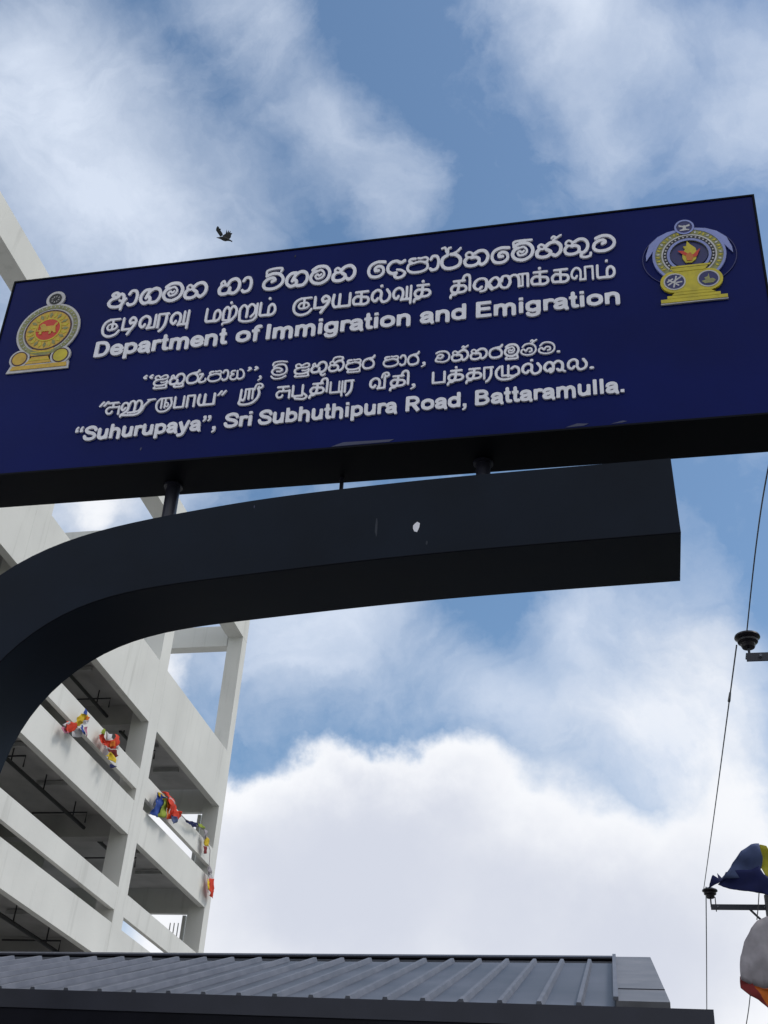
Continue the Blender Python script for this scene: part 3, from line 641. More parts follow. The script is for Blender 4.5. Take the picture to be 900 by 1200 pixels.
# bold grotesque Latin letters: cap height 1, flat stroke ends
def b_(pts, w=.098): return ('b', w, pts)
def c_l(pts, w=.1): return ('c', w, pts)
BOWL = lambda x0, x1, y0=.09, y1=.645: ('s', .092, [(x0,(y0+y1)/2),(x0+.04,y1-.1),((x0+x1)/2,y1),(x1-.04,y1-.1),(x1,(y0+y1)/2),(x1-.04,y0+.1),((x0+x1)/2,y0),(x0+.04,y0+.1),(x0,(y0+y1)/2)])
ARCH = lambda x0, x1: b_([(x0,.36),(x0+.05,.55),((x0+x1)/2+.02,.65),(x1-.035,.56),(x1,.38),(x1,.15),(x1,0)])
LAT = {
 'D': (1.008, [c_l([(.20,0),(.20,1)]), ('s',.09,[(.20,.09),(.5,.09),(.74,.18),(.86,.5),(.74,.82),(.5,.91),(.20,.91)])]),
 'E': (.93, [c_l([(.20,0),(.20,1)]), c_l([(.14,.915),(.86,.915)],.085), c_l([(.14,.53),(.82,.53)],.085), c_l([(.14,.085),(.88,.085)],.085)]),
 'B': (1.008, [c_l([(.20,0),(.20,1)]), ('s',.087,[(.20,.915),(.6,.91),(.78,.74),(.6,.55),(.20,.535)]), ('s',.087,[(.20,.535),(.64,.52),(.86,.29),(.64,.09),(.20,.085)])]),
 'R': (1.008, [c_l([(.20,0),(.20,1)]), ('s',.087,[(.20,.915),(.66,.90),(.83,.70),(.66,.50),(.20,.475)]), c_l([(.52,.48),(.88,0)],.105)]),
 'S': (.93, [b_([(.83,.70),(.74,.86),(.47,.92),(.20,.82),(.17,.68),(.34,.56),(.62,.48),(.80,.35),(.77,.17),(.50,.08),(.20,.14),(.10,.31)],.092)]),
 'I': (.388, [c_l([(.194,0),(.194,1)])]), 'l': (.388, [c_l([(.194,0),(.194,1)],.096)]),
 'i': (.388, [c_l([(.194,0),(.194,.725)],.096), c_l([(.194,.83),(.194,1)],.096)]),
 'e': (.777, [b_([(.14,.37),(.66,.37),(.62,.55),(.40,.65),(.19,.56),(.12,.36),(.20,.15),(.42,.08),(.62,.13),(.70,.22)],.088)]),
 'o': (.853, [BOWL(.13,.72)]), 'p': (.853, [c_l([(.17,-.29),(.17,.725)],.096), BOWL(.17,.72)]), 'b': (.853, [c_l([(.17,0),(.17,1)],.096), BOWL(.17,.72)]),
 'd': (.853, [c_l([(.68,0),(.68,1)],.096), BOWL(.13,.68)]), 'g': (.853, [c_l([(.68,.0),(.68,.725)],.096), BOWL(.13,.68,.11), b_([(.68,.05),(.62,-.14),(.40,-.205),(.20,-.15),(.14,-.06)],.085)]),
 'a': (.777, [b_([(.12,.49),(.20,.60),(.40,.65),(.59,.57),(.62,.36),(.62,.14),(.68,.0)],.090), ('s',.086,[(.60,.40),(.30,.35),(.12,.22),(.22,.09),(.46,.10),(.60,.24)])]),
 'r': (.543, [c_l([(.17,0),(.17,.725)],.096), b_([(.17,.36),(.22,.55),(.36,.64),(.52,.62)],.092)]),
 't': (.465, [b_([(.22,.96),(.22,.5),(.22,.22),(.27,.10),(.42,.085)],.092), c_l([(.02,.65),(.42,.65)],.076)]),
 'f': (.465, [b_([(.47,.90),(.34,.91),(.24,.82),(.235,.65),(.235,0)],.092), c_l([(.02,.65),(.44,.65)],.076)]),
 'n': (.853, [c_l([(.17,0),(.17,.725)],.096), ARCH(.17,.68)]), 'h': (.853, [c_l([(.17,0),(.17,1)],.096), ARCH(.17,.68)]),
 'm': (1.242, [c_l([(.17,0),(.17,.725)],.096), ARCH(.17,.62), ARCH(.62,1.07)]),
 'u': (.853, [c_l([(.68,0),(.68,.725)],.096), b_([(.17,.725),(.17,.4),(.19,.18),(.36,.08),(.56,.14),(.68,.34)])]),
 'y': (.777, [c_l([(.10,.725),(.39,.03)],.098), b_([(.68,.725),(.50,.25),(.36,-.10),(.22,-.205),(.06,-.20)],.09)]),
 ',': (.388, [c_l([(.19,0),(.19,.19)],.098), b_([(.235,.04),(.21,-.10),(.10,-.19)],.05)]), '.': (.388, [c_l([(.19,0),(.19,.19)],.098)]),
 '“': (.698, [c_l([(.18,.62),(.18,.80)],.09), b_([(.14,.74),(.16,.88),(.25,.98)],.05), c_l([(.50,.62),(.50,.80)],.09), b_([(.46,.74),(.48,.88),(.57,.98)],.05)]),
 '”': (.698, [c_l([(.18,.80),(.18,.98)],.09), b_([(.22,.84),(.20,.72),(.11,.62)],.05), c_l([(.50,.80),(.50,.98)],.09), b_([(.54,.84),(.52,.72),(.43,.62)],.05)]),
}
for c_k, (_, st_) in LAT.items(): G['lat_'+c_k] = [(k_, w_+.013, p_) for k_, w_, p_ in st_]
def latin(words, pa, pb, capa, capb):
    f = fline(pa, pb); kx = (pb[1]-pa[1])/(pb[0]-pa[0])
    for w, a_, b2 in words:
        by = lambda x: pa[1]+(x-pa[0])*kx
        cap = lambda x: capa+(capb-capa)*(x-pa[0])/(pb[0]-pa[0])
        ua = uv(a_, by(a_)-cap(a_)*.4)[0]; ub = uv(b2, by(b2)-cap(b2)*.4)[0]
        xm = (a_+b2)/2; hh = (uv(xm, by(xm)-cap(xm))[1]-uv(xm, by(xm))[1])
        gl = [glyph('lat_'+c) for c in w]; tot = sum(LAT[c][0] for c in w)-gl[0][1]-(LAT[w[-1]][0]-gl[-1][2])
        k = (ub-ua)/tot; cur = ua-gl[0][1]*k
        for c, (me, x0, x1) in zip(w, gl):
            place(me, x0, x1, cur+x0*k, f(cur+x0*k), cur+x1*k, hh, 0); cur += LAT[c][0]*k
latin([('Department',111.5,267.5),('of',277,307),('Immigration',312.5,481.5),('and',492.5,546.5),('Emigration',558,726.5)], (113,419.6), (715,357.4), 17.5, 18.2)
latin([('“Suhurupaya”,',88,254),('Sri',263,295.6),('Subhuthipura',303,466),('Road,',475.8,547),('Battaramulla.',557,731.5)], (120,515.6), (704,463), 16.4, 17.6)

# ------------------------------------------------------------------ crests
def plate(name, parent, loops, d0, d1, m, smooth_=False):
    """flat piece with holes on the board from (u, v) loops, standing from depth d0 to d1"""
    cu = bpy.data.curves.new(name, 'CURVE'); cu.dimensions = '2D'
    for lp in loops:
        sp = cu.splines.new('POLY'); sp.points.add(len(lp)-1); sp.use_cyclic_u = True
        for p, (x, y) in zip(sp.points, lp): p.co = (x, y, 0, 1)
    cu.extrude = .5; me = mesh_from_curve(cu)
    for v in me.vertices:
        x, y, z = v.co; v.co = P(x, y, -d1 if z > 0 else -d0)
    me.materials.append(M[m]); me.update(); return link(name, me, parent)
def disc(c, rx, ry=None, n=48, a0=0, a1=360):
    ry = ry or rx
    return [(c[0]+rx*math.cos(R(a0+(a1-a0)*i/n)), c[1]+ry*math.sin(R(a0+(a1-a0)*i/n))) for i in range(n)]
def rect(u0, v0, u1, v1): return [(u0, v0), (u1, v0), (u1, v1), (u0, v1)]
def T(c, pts, k): return [(c[0]+x*k, c[1]+y*k) for x, y in pts]
class Sub:   # crest part with its pieces as sub-parts
    pass
cl = uv(57.3, 388.0); rl = .212
cb = plate('crest', sign, [[(cl[0]-.62*rl*1.0, cl[1]-.72*rl)] + disc(cl, rl*1.0, n=60, a0=-128, a1=308)[1:] + [(cl[0]+.62*rl, cl[1]-.72*rl)]], .0006, .010, 'silver')
tag(cb, 'round gold and red crest with a lion on its centre')
tw = (cl[0]+.0*rl, cl[1]+1.17*rl)
plate('wheel_disc', cb, [disc(tw, .30*rl, n=28)], .0004, .012, 'silver')
plate('wheel_ring', cb, [disc(tw, .20*rl, n=24), disc(tw, .145*rl, n=24)], .0122, .016, 'black')
for q in range(4):
    a_ = R(q*45+10); dx, dy = math.cos(a_), math.sin(a_)
    plate('wheel_spoke', cb, [[(tw[0]+dx*.15*rl-dy*.014*rl, tw[1]+dy*.15*rl+dx*.014*rl), (tw[0]+dx*.15*rl+dy*.014*rl, tw[1]+dy*.15*rl-dx*.014*rl), (tw[0]-dx*.15*rl+dy*.014*rl, tw[1]-dy*.15*rl-dx*.014*rl), (tw[0]-dx*.15*rl-dy*.014*rl, tw[1]-dy*.15*rl+dx*.014*rl)]], .0121, .0150+q*.0003, 'black')
plate('grain_ring', cb, [disc(cl, .93*rl, n=60), disc(cl, .80*rl, n=60)], .0102, .0125, 'olive')
plate('dark_rim', cb, [disc(cl, .745*rl, n=60), disc(cl, .70*rl, n=60)], .0102, .0135, 'maroon')
plate('petal_field', cb, [disc(cl, .70*rl, n=60)], .0102, .0125, 'gold')
for q in range(24):
    a_ = 2*math.pi*q/24; dx, dy = math.cos(a_), math.sin(a_); r0, r1, w = (.44, .66, .055)
    plate('lotus_petal', cb, [[(cl[0]+(dx*r0)*rl, cl[1]+(dy*r0)*rl), (cl[0]+(dx*.56-dy*w)*rl, cl[1]+(dy*.56+dx*w)*rl), (cl[0]+dx*r1*rl, cl[1]+dy*r1*rl), (cl[0]+(dx*.56+dy*w)*rl, cl[1]+(dy*.56-dx*w)*rl)]], .0126, .0145, 'yellow' if q % 2 else 'olive')
for q in range(40):
    a_ = 2*math.pi*(q+.5)/40
    if -2.25 < math.atan2(math.sin(a_), math.cos(a_)) < -.9: continue
    dx, dy = math.cos(a_), math.sin(a_)
    plate('grain', cb, [[(cl[0]+(dx*.82-dy*.0)*rl, cl[1]+(dy*.82)*rl), (cl[0]+(dx*.865-dy*.03)*rl, cl[1]+(dy*.865+dx*.03)*rl), (cl[0]+dx*.915*rl, cl[1]+dy*.915*rl)]], .0126, .0142, 'silver')
plate('gold_band', cb, [disc(cl, .43*rl, n=40), disc(cl, .385*rl, n=40)], .0127, .0150, 'yellow')
plate('red_field', cb, [disc(cl, .385*rl, n=40)], .0127, .0146, 'red')
lion = [(-.26,-.12),(-.22,-.16),(-.16,-.15),(-.17,-.06),(.06,-.06),(.05,-.16),(.12,-.17),(.14,-.06),(.22,-.14),(.27,-.14),(.24,-.02),(.22,.10),(.28,.18),(.27,.24),(.22,.22),(.16,.12),(-.06,.12),(-.12,.20),(-.2,.22),(-.27,.14),(-.22,.08),(-.2,.02),(-.3,.0),(-.31,.24),(-.335,.24),(-.335,-.04),(-.24,-.06)]
plate('lion', cb, [T(cl, lion, rl*1.05)], .0147, .0178, 'gold')
bl, br = uv(7.5, 438.5), uv(80.5, 431.6); vb = (bl[1]+br[1])/2; ml = (bl[0]+br[0])/2; hw = (br[0]-bl[0])/2
plate('crest_foot', cb, [[(ml-hw, vb-.004), (ml+hw, vb-.004), (ml+hw*.97, vb+.055), (ml-hw*.90, vb+.055)]], .0005, .009, 'silver')
plate('foot_band', cb, [[(ml-hw*.88, vb+.014), (ml+hw*.93, vb+.014), (ml+hw*.90, vb+.044), (ml-hw*.82, vb+.044)]], .0092, .0125, 'gold')
for s in (-1, 1):
    c_ = (ml+s*hw*.66, vb+.100)
    plate('medallion_rim', cb, [disc(c_, .068, n=28)], .0004, .0115, 'silver')
    plate('medallion', cb, [disc(c_, .054, n=28), disc(c_, .047, n=28)], .0116, .0140, 'maroon')
    plate('medallion_face', cb, [disc(c_, .047, n=28)], .0116, .0134, 'gold' if s < 0 else 'yellow')
plate('bowl', cb, [[(ml-hw*.44, vb+.055), (ml+hw*.40, vb+.055), (ml+hw*.26, vb+.10), (ml+hw*.40, vb+.165), (ml-hw*.44, vb+.165), (ml-hw*.28, vb+.10)]], .0003, .0122, 'gold')
for k_ in range(3):
    plate('bowl_band', cb, [rect(ml-hw*.34, vb+.075+k_*.03, ml+hw*.32, vb+.083+k_*.03)], .0123, .0136, 'maroon' if k_ == 1 else 'yellow')

# right crest
c0 = uv(807.5, 300.0); k_ = rr_ = abs(uv(848.5, 296.0)[0]-c0[0])
cb = plate('crest', sign, [disc(c0, rr_, n=64), disc(c0, rr_*.56, n=48)], .0006, .010, 'olive')
tag(cb, 'crest of a flame above a yellow pot inside a silver ring')
plate('ring_edge', cb, [disc(c0, rr_*1.06, n=64), disc(c0, rr_*.985, n=64)], .0005, .0125, 'lilac')
plate('ring_edge', cb, [disc(c0, rr_*.80, n=64), disc(c0, rr_*.755, n=64)], .0102, .0125, 'silver')
plate('dark_band', cb, [disc(c0, rr_*.755, n=64), disc(c0, rr_*.64, n=64)], .0102, .0118, 'black')
plate('ring_edge', cb, [disc(c0, rr_*.64, n=64), disc(c0, rr_*.56, n=64)], .0102, .0135, 'lilac')
for q in range(36):
    a_ = 2*math.pi*q/36; dx, dy = math.cos(a_), math.sin(a_); c_ = (c0[0]+dx*rr_*.70, c0[1]+dy*rr_*.70)
    if dy < -.62: continue
    plate('bead', cb, [disc(c_, rr_*.030, n=6)], .0119, .0132, 'silver')
for q in range(44):
    a_ = 2*math.pi*q/44; dx, dy = math.cos(a_), math.sin(a_)
    if dy < -.62: continue
    pts_ = [(.83,0),(.89,.045),(.96,.02),(.90,-.02)] if q % 2 else [(.84,.02),(.9,-.04),(.97,-.01),(.9,.03)]
    plate('leaf_scroll', cb, [[(c0[0]+(dx*a1-dy*b1)*rr_, c0[1]+(dy*a1+dx*b1)*rr_) for a1, b1 in pts_]], .0102, .0122, 'yellow' if q % 3 else 'silver')
plate('backing_disc', cb, [disc((c0[0], c0[1]+.02), rr_*.56, n=48)], .0004, .0030, 'darkblue')
plate('thin_hoop', cb, [disc((c0[0], c0[1]-.01), rr_*1.36, rr_*1.16, n=72), disc((c0[0], c0[1]-.01), rr_*1.335, rr_*1.135, n=72)], .0003, .0050, 'darkblue')
hs = [(1.02,.14)]
for s in (-1, 1):
    cr_ = [(.22,1.06),(.55,1.0),(.86,.84),(1.12,.56),(1.24,.16),(1.25,-.08),(1.12,.14),(1.02,.30),(.9,.52),(.62,.82),(.3,.98)]
    plate('silver_horn', cb, [[(c0[0]+s*x*rr_, c0[1]+y*rr_) for x, y in cr_]], .0011, .0085, 'lilac')
tt = (c0[0]-.01, c0[1]+1.10*rr_)
plate('top_disc', cb, [disc(tt, rr_*.29, n=32)], .0009, .0130, 'darkblue')
plate('top_ring', cb, [disc(tt, rr_*.29, n=32), disc(tt, rr_*.235, n=32)], .0131, .0155, 'lilac')
plate('book_mark', cb, [T(tt, [(-.16,.10),(-.03,.05),(0,.08),(.03,.05),(.16,.10),(.16,.02),(.05,.0),(.05,-.08),(.14,-.10),(.14,-.14),(-.14,-.14),(-.14,-.10),(-.05,-.08),(-.05,.0),(-.16,.02)], rr_)], .0131, .0150, 'silver')
fl = [(-.02,.44),(.06,.30),(.20,.14),(.24,-.08),(.18,-.30),(.05,-.42),(-.12,-.40),(-.20,-.22),(-.19,-.02),(-.10,.12),(-.15,.24),(-.06,.24)]
plate('flame', cb, [T((c0[0], c0[1]+.02), fl, rr_)], .0031, .0110, 'yellow')
plate('flame_tongue', cb, [T((c0[0], c0[1]+.02), [(-.32,.08),(-.16,.06),(-.04,-.06),(.12,-.12),(.22,.0),(.34,.10),(.22,-.20),(.06,-.24),(-.10,-.14),(-.22,-.04)], rr_)], .0111, .0130, 'red')
plate('flame_core', cb, [T((c0[0], c0[1]+.02), [(-.10,-.12),(.04,-.02),(.12,-.2),(.06,-.36),(-.08,-.34)], rr_)], .0131, .0142, 'orange')
b0, b1 = uv(775, 357.5), uv(853, 348.2); vb = (b0[1]+b1[1])/2; mu = (b0[0]+b1[0])/2; hw = (b1[0]-b0[0])/2
mdl = uv(790.6, 332.4); mdr = uv(830.2, 328.2); vm = (mdl[1]+mdr[1])/2; mr_ = hw*.42
plate('pot_body', cb, [[(mdl[0], vm-mr_), (mdr[0], vm-mr_), (mdr[0]-mr_*.0, vm+mr_), (mdl[0], vm+mr_)]], .0002, .0139, 'yellow')
for j_, m_ in enumerate((mdl, mdr)):
    c_ = (m_[0], vm)
    plate('medallion_rim', cb, [disc(c_, mr_*1.04, n=36)], .0001, .0137, 'yellow')
    plate('medallion_edge', cb, [disc(c_, mr_*.80, n=32), disc(c_, mr_*.70, n=32)], .0138, .0160, 'silver')
    plate('medallion_face', cb, [disc(c_, mr_*.70, n=32)], .0138, .0147, 'darkblue')
    if j_ == 0:
        for (x0_, y0_, x1_, y1_) in ((-.5,-.3,.5,.45),(-.45,.25,.3,-.4),(-.1,-.55,.15,.55),(-.55,.0,-.1,.3),(.1,-.1,.55,-.05)):
            L = math.hypot(x1_-x0_, y1_-y0_); nx_, ny_ = -(y1_-y0_)/L*.06, (x1_-x0_)/L*.06
            plate('figure_stroke', cb, [T(c_, [(x0_-nx_, y0_-ny_), (x1_-nx_, y1_-ny_), (x1_+nx_, y1_+ny_), (x0_+nx_, y0_+ny_)], mr_)], .0148, .0158+.0003*random.random(), 'silver')
    else:
        plate('ship_figure', cb, [T(c_, [(-.5,-.2),(-.3,-.44),(.3,-.44),(.52,-.2),(.3,.0),(.1,-.04),(.05,.5),(-.05,.2),(-.3,.1),(-.2,-.1)], mr_)], .0148, .0162, 'olive')
plate('pot_rim', cb, [[(mu-hw*.66, vm+mr_*1.30), (mu+hw*.52, vm+mr_*1.30), (mu+hw*.42, vm+mr_*.96), (mu-hw*.52, vm+mr_*.96)]], .0140, .0160, 'yellow')
plate('pot_lip', cb, [[(mu-hw*.62, vm+mr_*1.5), (mu+hw*.62, vm+mr_*1.5), (mu+hw*.58, vm+mr_*1.34), (mu-hw*.60, vm+mr_*1.34)]], .0140, .0165, 'yellow')
plate('pot_foot', cb, [[(mu-hw*.5, vm-mr_*.9), (mu+hw*.44, vm-mr_*.9), (mu+hw*.66, vb+.044), (mu-hw*.66, vb+.044)]], .0002, .0126, 'yellow')
plate('pot_step', cb, [rect(mu-hw*.80, vb+.022, mu+hw*.80, vb+.041)], .0002, .0130, 'yellow')
plate('pot_base', cb, [rect(mu-hw, vb-.004, mu+hw, vb+.019)], .0002, .0140, 'yellow')
plate('base_edge', cb, [rect(mu-hw*1.01, vb-.012, mu+hw*1.01, vb-.005)], .0002, .0110, 'silver')

# ------------------------------------------------------------------ shelter with the ribbed metal roof
YE = 6.0
e0 = unp(0, 1162.5, (0,1,0), (0,YE,0)); e1 = unp(836, 1187.5, (0,1,0), (0,YE,0)); ez = (e0.z+e1.z)/2
shel = empty('roofed_shelter', (-2, 7.5, 0), 'low shelter with grey ribbed metal roof and dark fascia, below the sign', 'shelter')
ed = (e1-e0).normalized(); rd = ray(718, 1015).normalized()
rn = ed.cross(rd).normalized()
if rn.z < 0: rn = -rn
E0 = e0 + Vector((0, 0, .004))
def onroof(px, py): return unp(px, py, rn, E0)
tl, tr = onroof(0, 1124.5), onroof(720, 1129.0)
def isect(o, d, a_, b_):   # in the roof plane: from o along d to the line a-b
    ab = b_-a_; n = ab.cross(rn); return o + d*((a_-o).dot(n)/d.dot(n))
eave_a, eave_b = E0 - ed*3.5, e1 + Vector((0, 0, .004))
top_a, top_b = tl, tr
NR = 40
xs_t = [720-32.2*(i+.90)-(.06*i*i if i > 14 else 0)*.0 for i in range(NR)]
ribl = []
for i, xt in enumerate(xs_t):
    t_ = onroof(xt, 1128.8-(720-xt)*.0060); bt = isect(t_, -rd, eave_a, e1+Vector((0,0,.004))); ribl.append((t_, bt))
gt = onroof(721, 1129); gb = isect(gt, -rd, eave_a, eave_b)
bounds = [(gt, gb)] + ribl
th = rn*.03
for i in range(NR):
    (t0, b0_), (t1, b1_) = bounds[i], bounds[i+1]
    g1 = (t0-t1)*.02; 
    q = [t1+g1, t0-g1, b0_-(b0_-b1_)*.02, b1_+(b0_-b1_)*.02]
    MB().prism(q, -th*.5).build('roof_panel', M['roof'], shel)
for i, (t_, b_) in enumerate(ribl):
    side = ed*.021; w2_ = ed*.0105; up = rn*.028
    v = [b_-side-up*.2, b_+side-up*.2, b_+w2_+up, b_-w2_+up, t_-side-up*.2, t_+side-up*.2, t_+w2_+up, t_-w2_+up]
    MB().add(v, [(0,1,2,3),(7,6,5,4),(0,4,5,1),(1,5,6,2),(2,6,7,3),(3,7,4,0)]).build('roof_rib', M['rib'], shel)
for i in range(3, NR, 4):       # open laps between the sheets
    (t_, b_) = ribl[i]
    MB().prism([t_-ed*.034+rn*.001, t_-ed*.022+rn*.001, b_-ed*.022+rn*.001, b_-ed*.036+rn*.001], rn*.004).build('sheet_lap', M['fascia'], shel)
# ridge capping: sits above the ribs; a near-black strip paints the shade below it
ra = onroof(0, 1120.5)+ (onroof(0,1120.5)-onroof(720,1125.5))*3.0; rb = onroof(721.5, 1125.5)
ca = ra + rn*.010; cbb = rb + rn*.010
MB().prism([ca, cbb, cbb+rd*.16, ca+rd*.16], rn*.012).build('ridge_cap', M['cap'], shel)
MB().prism([ra+rd*.03-rn*.02, rb+rd*.03-rn*.02, rb+rd*.14-rn*.02, ra+rd*.14-rn*.02], rn*.028).build('ridge_shade_strip', M['fascia'], shel)
# gable trim at the right end
g0, g1_ = onroof(720, 1128), onroof(762.5, 1128.5); g2, g3 = isect(g1_, (onroof(787, 1187)-g1_).normalized(), eave_a, eave_b), gb
MB().prism([g0+rn*.04, g1_+rn*.04, g2+rn*.04, g3+rn*.04], -rn*.055).build('gable_flashing', M['trim'], shel)
MB().prism([g0+rn*.041-ed*.012, g0+rn*.041+ed*.012, g3+rn*.041+ed*.012, g3+rn*.041-ed*.012], rn*.018).build('flashing_fold', M['rib'], shel)
lapA, lapB = g0.lerp(g3, .80), g1_.lerp(g2, .80)
MB().prism([lapA+rn*.0405+ed*.014, lapB+rn*.0405, lapB+rn*.0405-rd*.012, lapA+rn*.0405-rd*.012+ed*.014], rn*.004).build('flashing_lap', M['cap'], shel)
# fascia, back slope and walls
fa, fb_ = eave_a, e1
MB().hexa([fa+Vector((0,-.05,-.42)), fb_+Vector((0,-.05,-.42)), fb_+Vector((0,-.004,-.42)), fa+Vector((0,-.004,-.42)), fa+Vector((0,-.05,.0)), fb_+Vector((0,-.05,.0)), fb_+Vector((0,-.004,.0)), fa+Vector((0,-.004,.0))]).build('fascia', M['fascia'], shel, .004)
MB().hexa([fa+Vector((0,-.058,-.09)), fb_+Vector((0,-.058,-.09)), fb_+Vector((0,-.052,-.09)), fa+Vector((0,-.052,-.09)), fa+Vector((0,-.058,.004)), fb_+Vector((0,-.058,.004)), fb_+Vector((0,-.052,.004)), fa+Vector((0,-.052,.004))]).build('fascia_lip', M['cap'], shel)
MB().box(fb_.x-.05, fb_.x, fb_.y, fb_.y+2.6, fb_.z-.42, fb_.z-.01).build('side_fascia', M['fascia'], shel)
rr0, rr1 = ra+rd*.16, g1_+rd*.1
MB().prism([rr0, rr1, rr1+Vector((0,1.2,-.45)), rr0+Vector((0,1.2,-.45))], Vector((0,0,-.02))).build('back_slope', M['roof'], shel)
MB().box(-6.2, .02, YE+.5, YE+.6, 0, ez-.42).build('wall', M['wall'], shel, .005)
for x in (-.15, -3.2, -6.1):
    MB().box(x, x+.1, YE+.05, YE+.15, 0, ez-.42).build('post', M['post'], shel, .005)

# ------------------------------------------------------------------ power poles, insulators, wires
def pyp(px, py, y): return unp(px, py, (0,1,0), (0,y,0))
def insulator(c, w, nm, lab):
    k = w
    prof = [(.12*k,.30*k),(.26*k,.29*k),(.30*k,.25*k),(.50*k,.17*k),(.515*k,.10*k),(.40*k,.02*k),(.36*k,.0),(.42*k,-.05*k),(.40*k,-.12*k),(.28*k,-.18*k),(.26*k,-.22*k),(.29*k,-.27*k),(.25*k,-.36*k),(.08*k,-.38*k)]
    e = empty(nm, c-Vector((0,0,.38*k)), lab, 'insulator', 'pin insulators on the crossarms')
    MB().lathe(prof, c, 26).build('porcelain_body', M['porcelain'], e, smooth=True)
    MB().tube([c-Vector((0,0,.37*k)), c-Vector((0,0,.80*k))], .05*k, 8).build('pin', M['steel'], e)
    MB().tube([c+Vector((-.14*k,0,.30*k)), c+Vector((.14*k,0,.30*k))], .035*k, 6).build('binding_wire', M['wire'], e)
    return e
Y1, Y2 = 9.4, 21.2
i1 = pyp(876, 750, Y1); w1_ = (pyp(891, 750, Y1)-pyp(861, 750, Y1)).length
i2 = pyp(832, 1046, Y2); w2v = (pyp(841, 1046, Y2)-pyp(823, 1046, Y2)).length
insulator(i1, w1_, 'pin_insulator', 'larger black ribbed insulator on the upper crossarm, right edge')
insulator(i2, w2v, 'pin_insulator', 'smaller dark insulator beside the tail of the blue flag')
def pole(nm, y, armz, x0, xp, hb, top_, lab, grp='power poles'):
    e = empty(nm, (xp, y, 0), lab, 'utility pole', grp)
    MB().tube([(xp, y, 0), (xp, y, top_)], [.15, .085], 14).build('shaft', M['pole'], e, smooth=True)
    a_ = MB(); t = hb*.16
    a_.box(x0, xp+(xp-x0)*.9, y-.02-t, y-.02, armz-hb/2, armz+hb/2)
    a_.box(x0, xp+(xp-x0)*.9, y-.0205, y+hb*.8, armz+hb/2-t, armz+hb/2+.001)
    a_.build('crossarm', M['steel'], e)
    for xb in (x0+.12*1.0, xp-.1):
        MB().tube([(xb, y-.05-t, armz), (xb, y-.02, armz)], .013, 8).build('bolt', M['rib'], e)
    return e
c1 = pyp(876, 772, Y1); xl1 = pyp(874.5, 772, Y1).x
h1 = (pyp(880, 768, Y1)-pyp(880, 777.5, Y1)).length
pole('utility_pole', Y1, c1.z, xl1, xl1+1.15, h1, c1.z+.6, 'near power pole whose crossarm enters at the right edge')
c2_ = pyp(833, 1063.5, Y2); xl2 = c2_.x; xp2 = pyp(901, 1050, Y2).x
h2 = (pyp(840, 1060.5, Y2)-pyp(840, 1067, Y2)).length
p2 = pole('utility_pole', Y2, c2_.z, xl2, xp2, h2, c2_.z+.22, 'far power pole behind the two flags at the lower right')
s1 = pyp(879, 1066, Y2); s2 = pyp(893, 1079, Y2)
MB().tube([s1, s2, Vector((xp2, Y2, s2.z-.2))], .02, 6).build('arm_brace', M['steel'], p2)
h = MB(); h.tube([i2-Vector((0,0,.3*w2v))+Vector((.08,0,0)), Vector((i2.x+.08, Y2, c2_.z-.07))], .010, 6); h.build('arm_bolt', M['steel'], p2)
pole('utility_pole', 40, 8.0, 1.5, 2.6, .12, 8.4, 'farthest power pole hidden behind the shelter roof')
def wire(pts, r, lab, n=10):
    q = resample([(0, 0), (1, 1)], 2); P3 = []
    pts = [Vector(p) for p in pts]
    for i in range(len(pts)-1):
        p0 = pts[max(i-1,0)]; p1 = pts[i]; p2_ = pts[i+1]; p3 = pts[min(i+2, len(pts)-1)]
        for t in np.linspace(0, 1, n, endpoint=False):
            P3.append(.5*((2*p1)+(p2_-p0)*t+(2*p0-5*p1+4*p2_-p3)*t*t+(3*p1-p0-3*p2_+p3)*t**3))
    P3.append(pts[-1])
    return tag(MB().tube(P3, r, 6).build('power_wire', M['wire']), lab, 'wire', 'overhead wires')
X1 = i1.x; 
wa = i1+Vector((0, 0, .31*w1_)); wb = i2+Vector((-.10, 0, .28*w2v))
m1 = (wa+wb)/2+Vector((0,0,-.10))
wire([pyp(930, 420, 5.5), pyp(900, 550, 6.7), pyp(886, 640, 8.0), wa], .006, 'dark wire rising from the near insulator past the sign edge')
wst = i1+Vector((-.10, 0, -.05))
wire([wst, wst.lerp(wb, .5)+Vector((0,0,-.02)), wb], .007, 'dark wire strung between the two insulators')
wire([i2+Vector((-.06,0,.1)), pyp(828, 1120, 25.5), pyp(828.3, 1187, 29), pyp(829, 1260, 34)], .010, 'wire dropping from the far insulator to behind the roof')
s = wst.lerp(wb, .12); MB().tube([s-Vector((.01,.1,-.02)), s+Vector((-.005,.12,.03))], .02, 6)
tag(MB().tube([s+Vector((0,-.12,-.012)), s+Vector((0,.12,.016))], [.011,.015], 6).build('wire_splice', M['wire']), 'small splice clamp on the wire below the near insulator', 'clamp')
yf = Y2-.5
wire([pyp(889.5, 1046, yf), pyp(888.5, 1062, yf), pyp(887, 1078, yf)], .010, 'thin cord between the blue flag and the white flag')
wire([pyp(879.5, 1163, yf), pyp(877, 1185, yf), pyp(872, 1215, yf)], .009, 'thin cord hanging below the white and red flag')

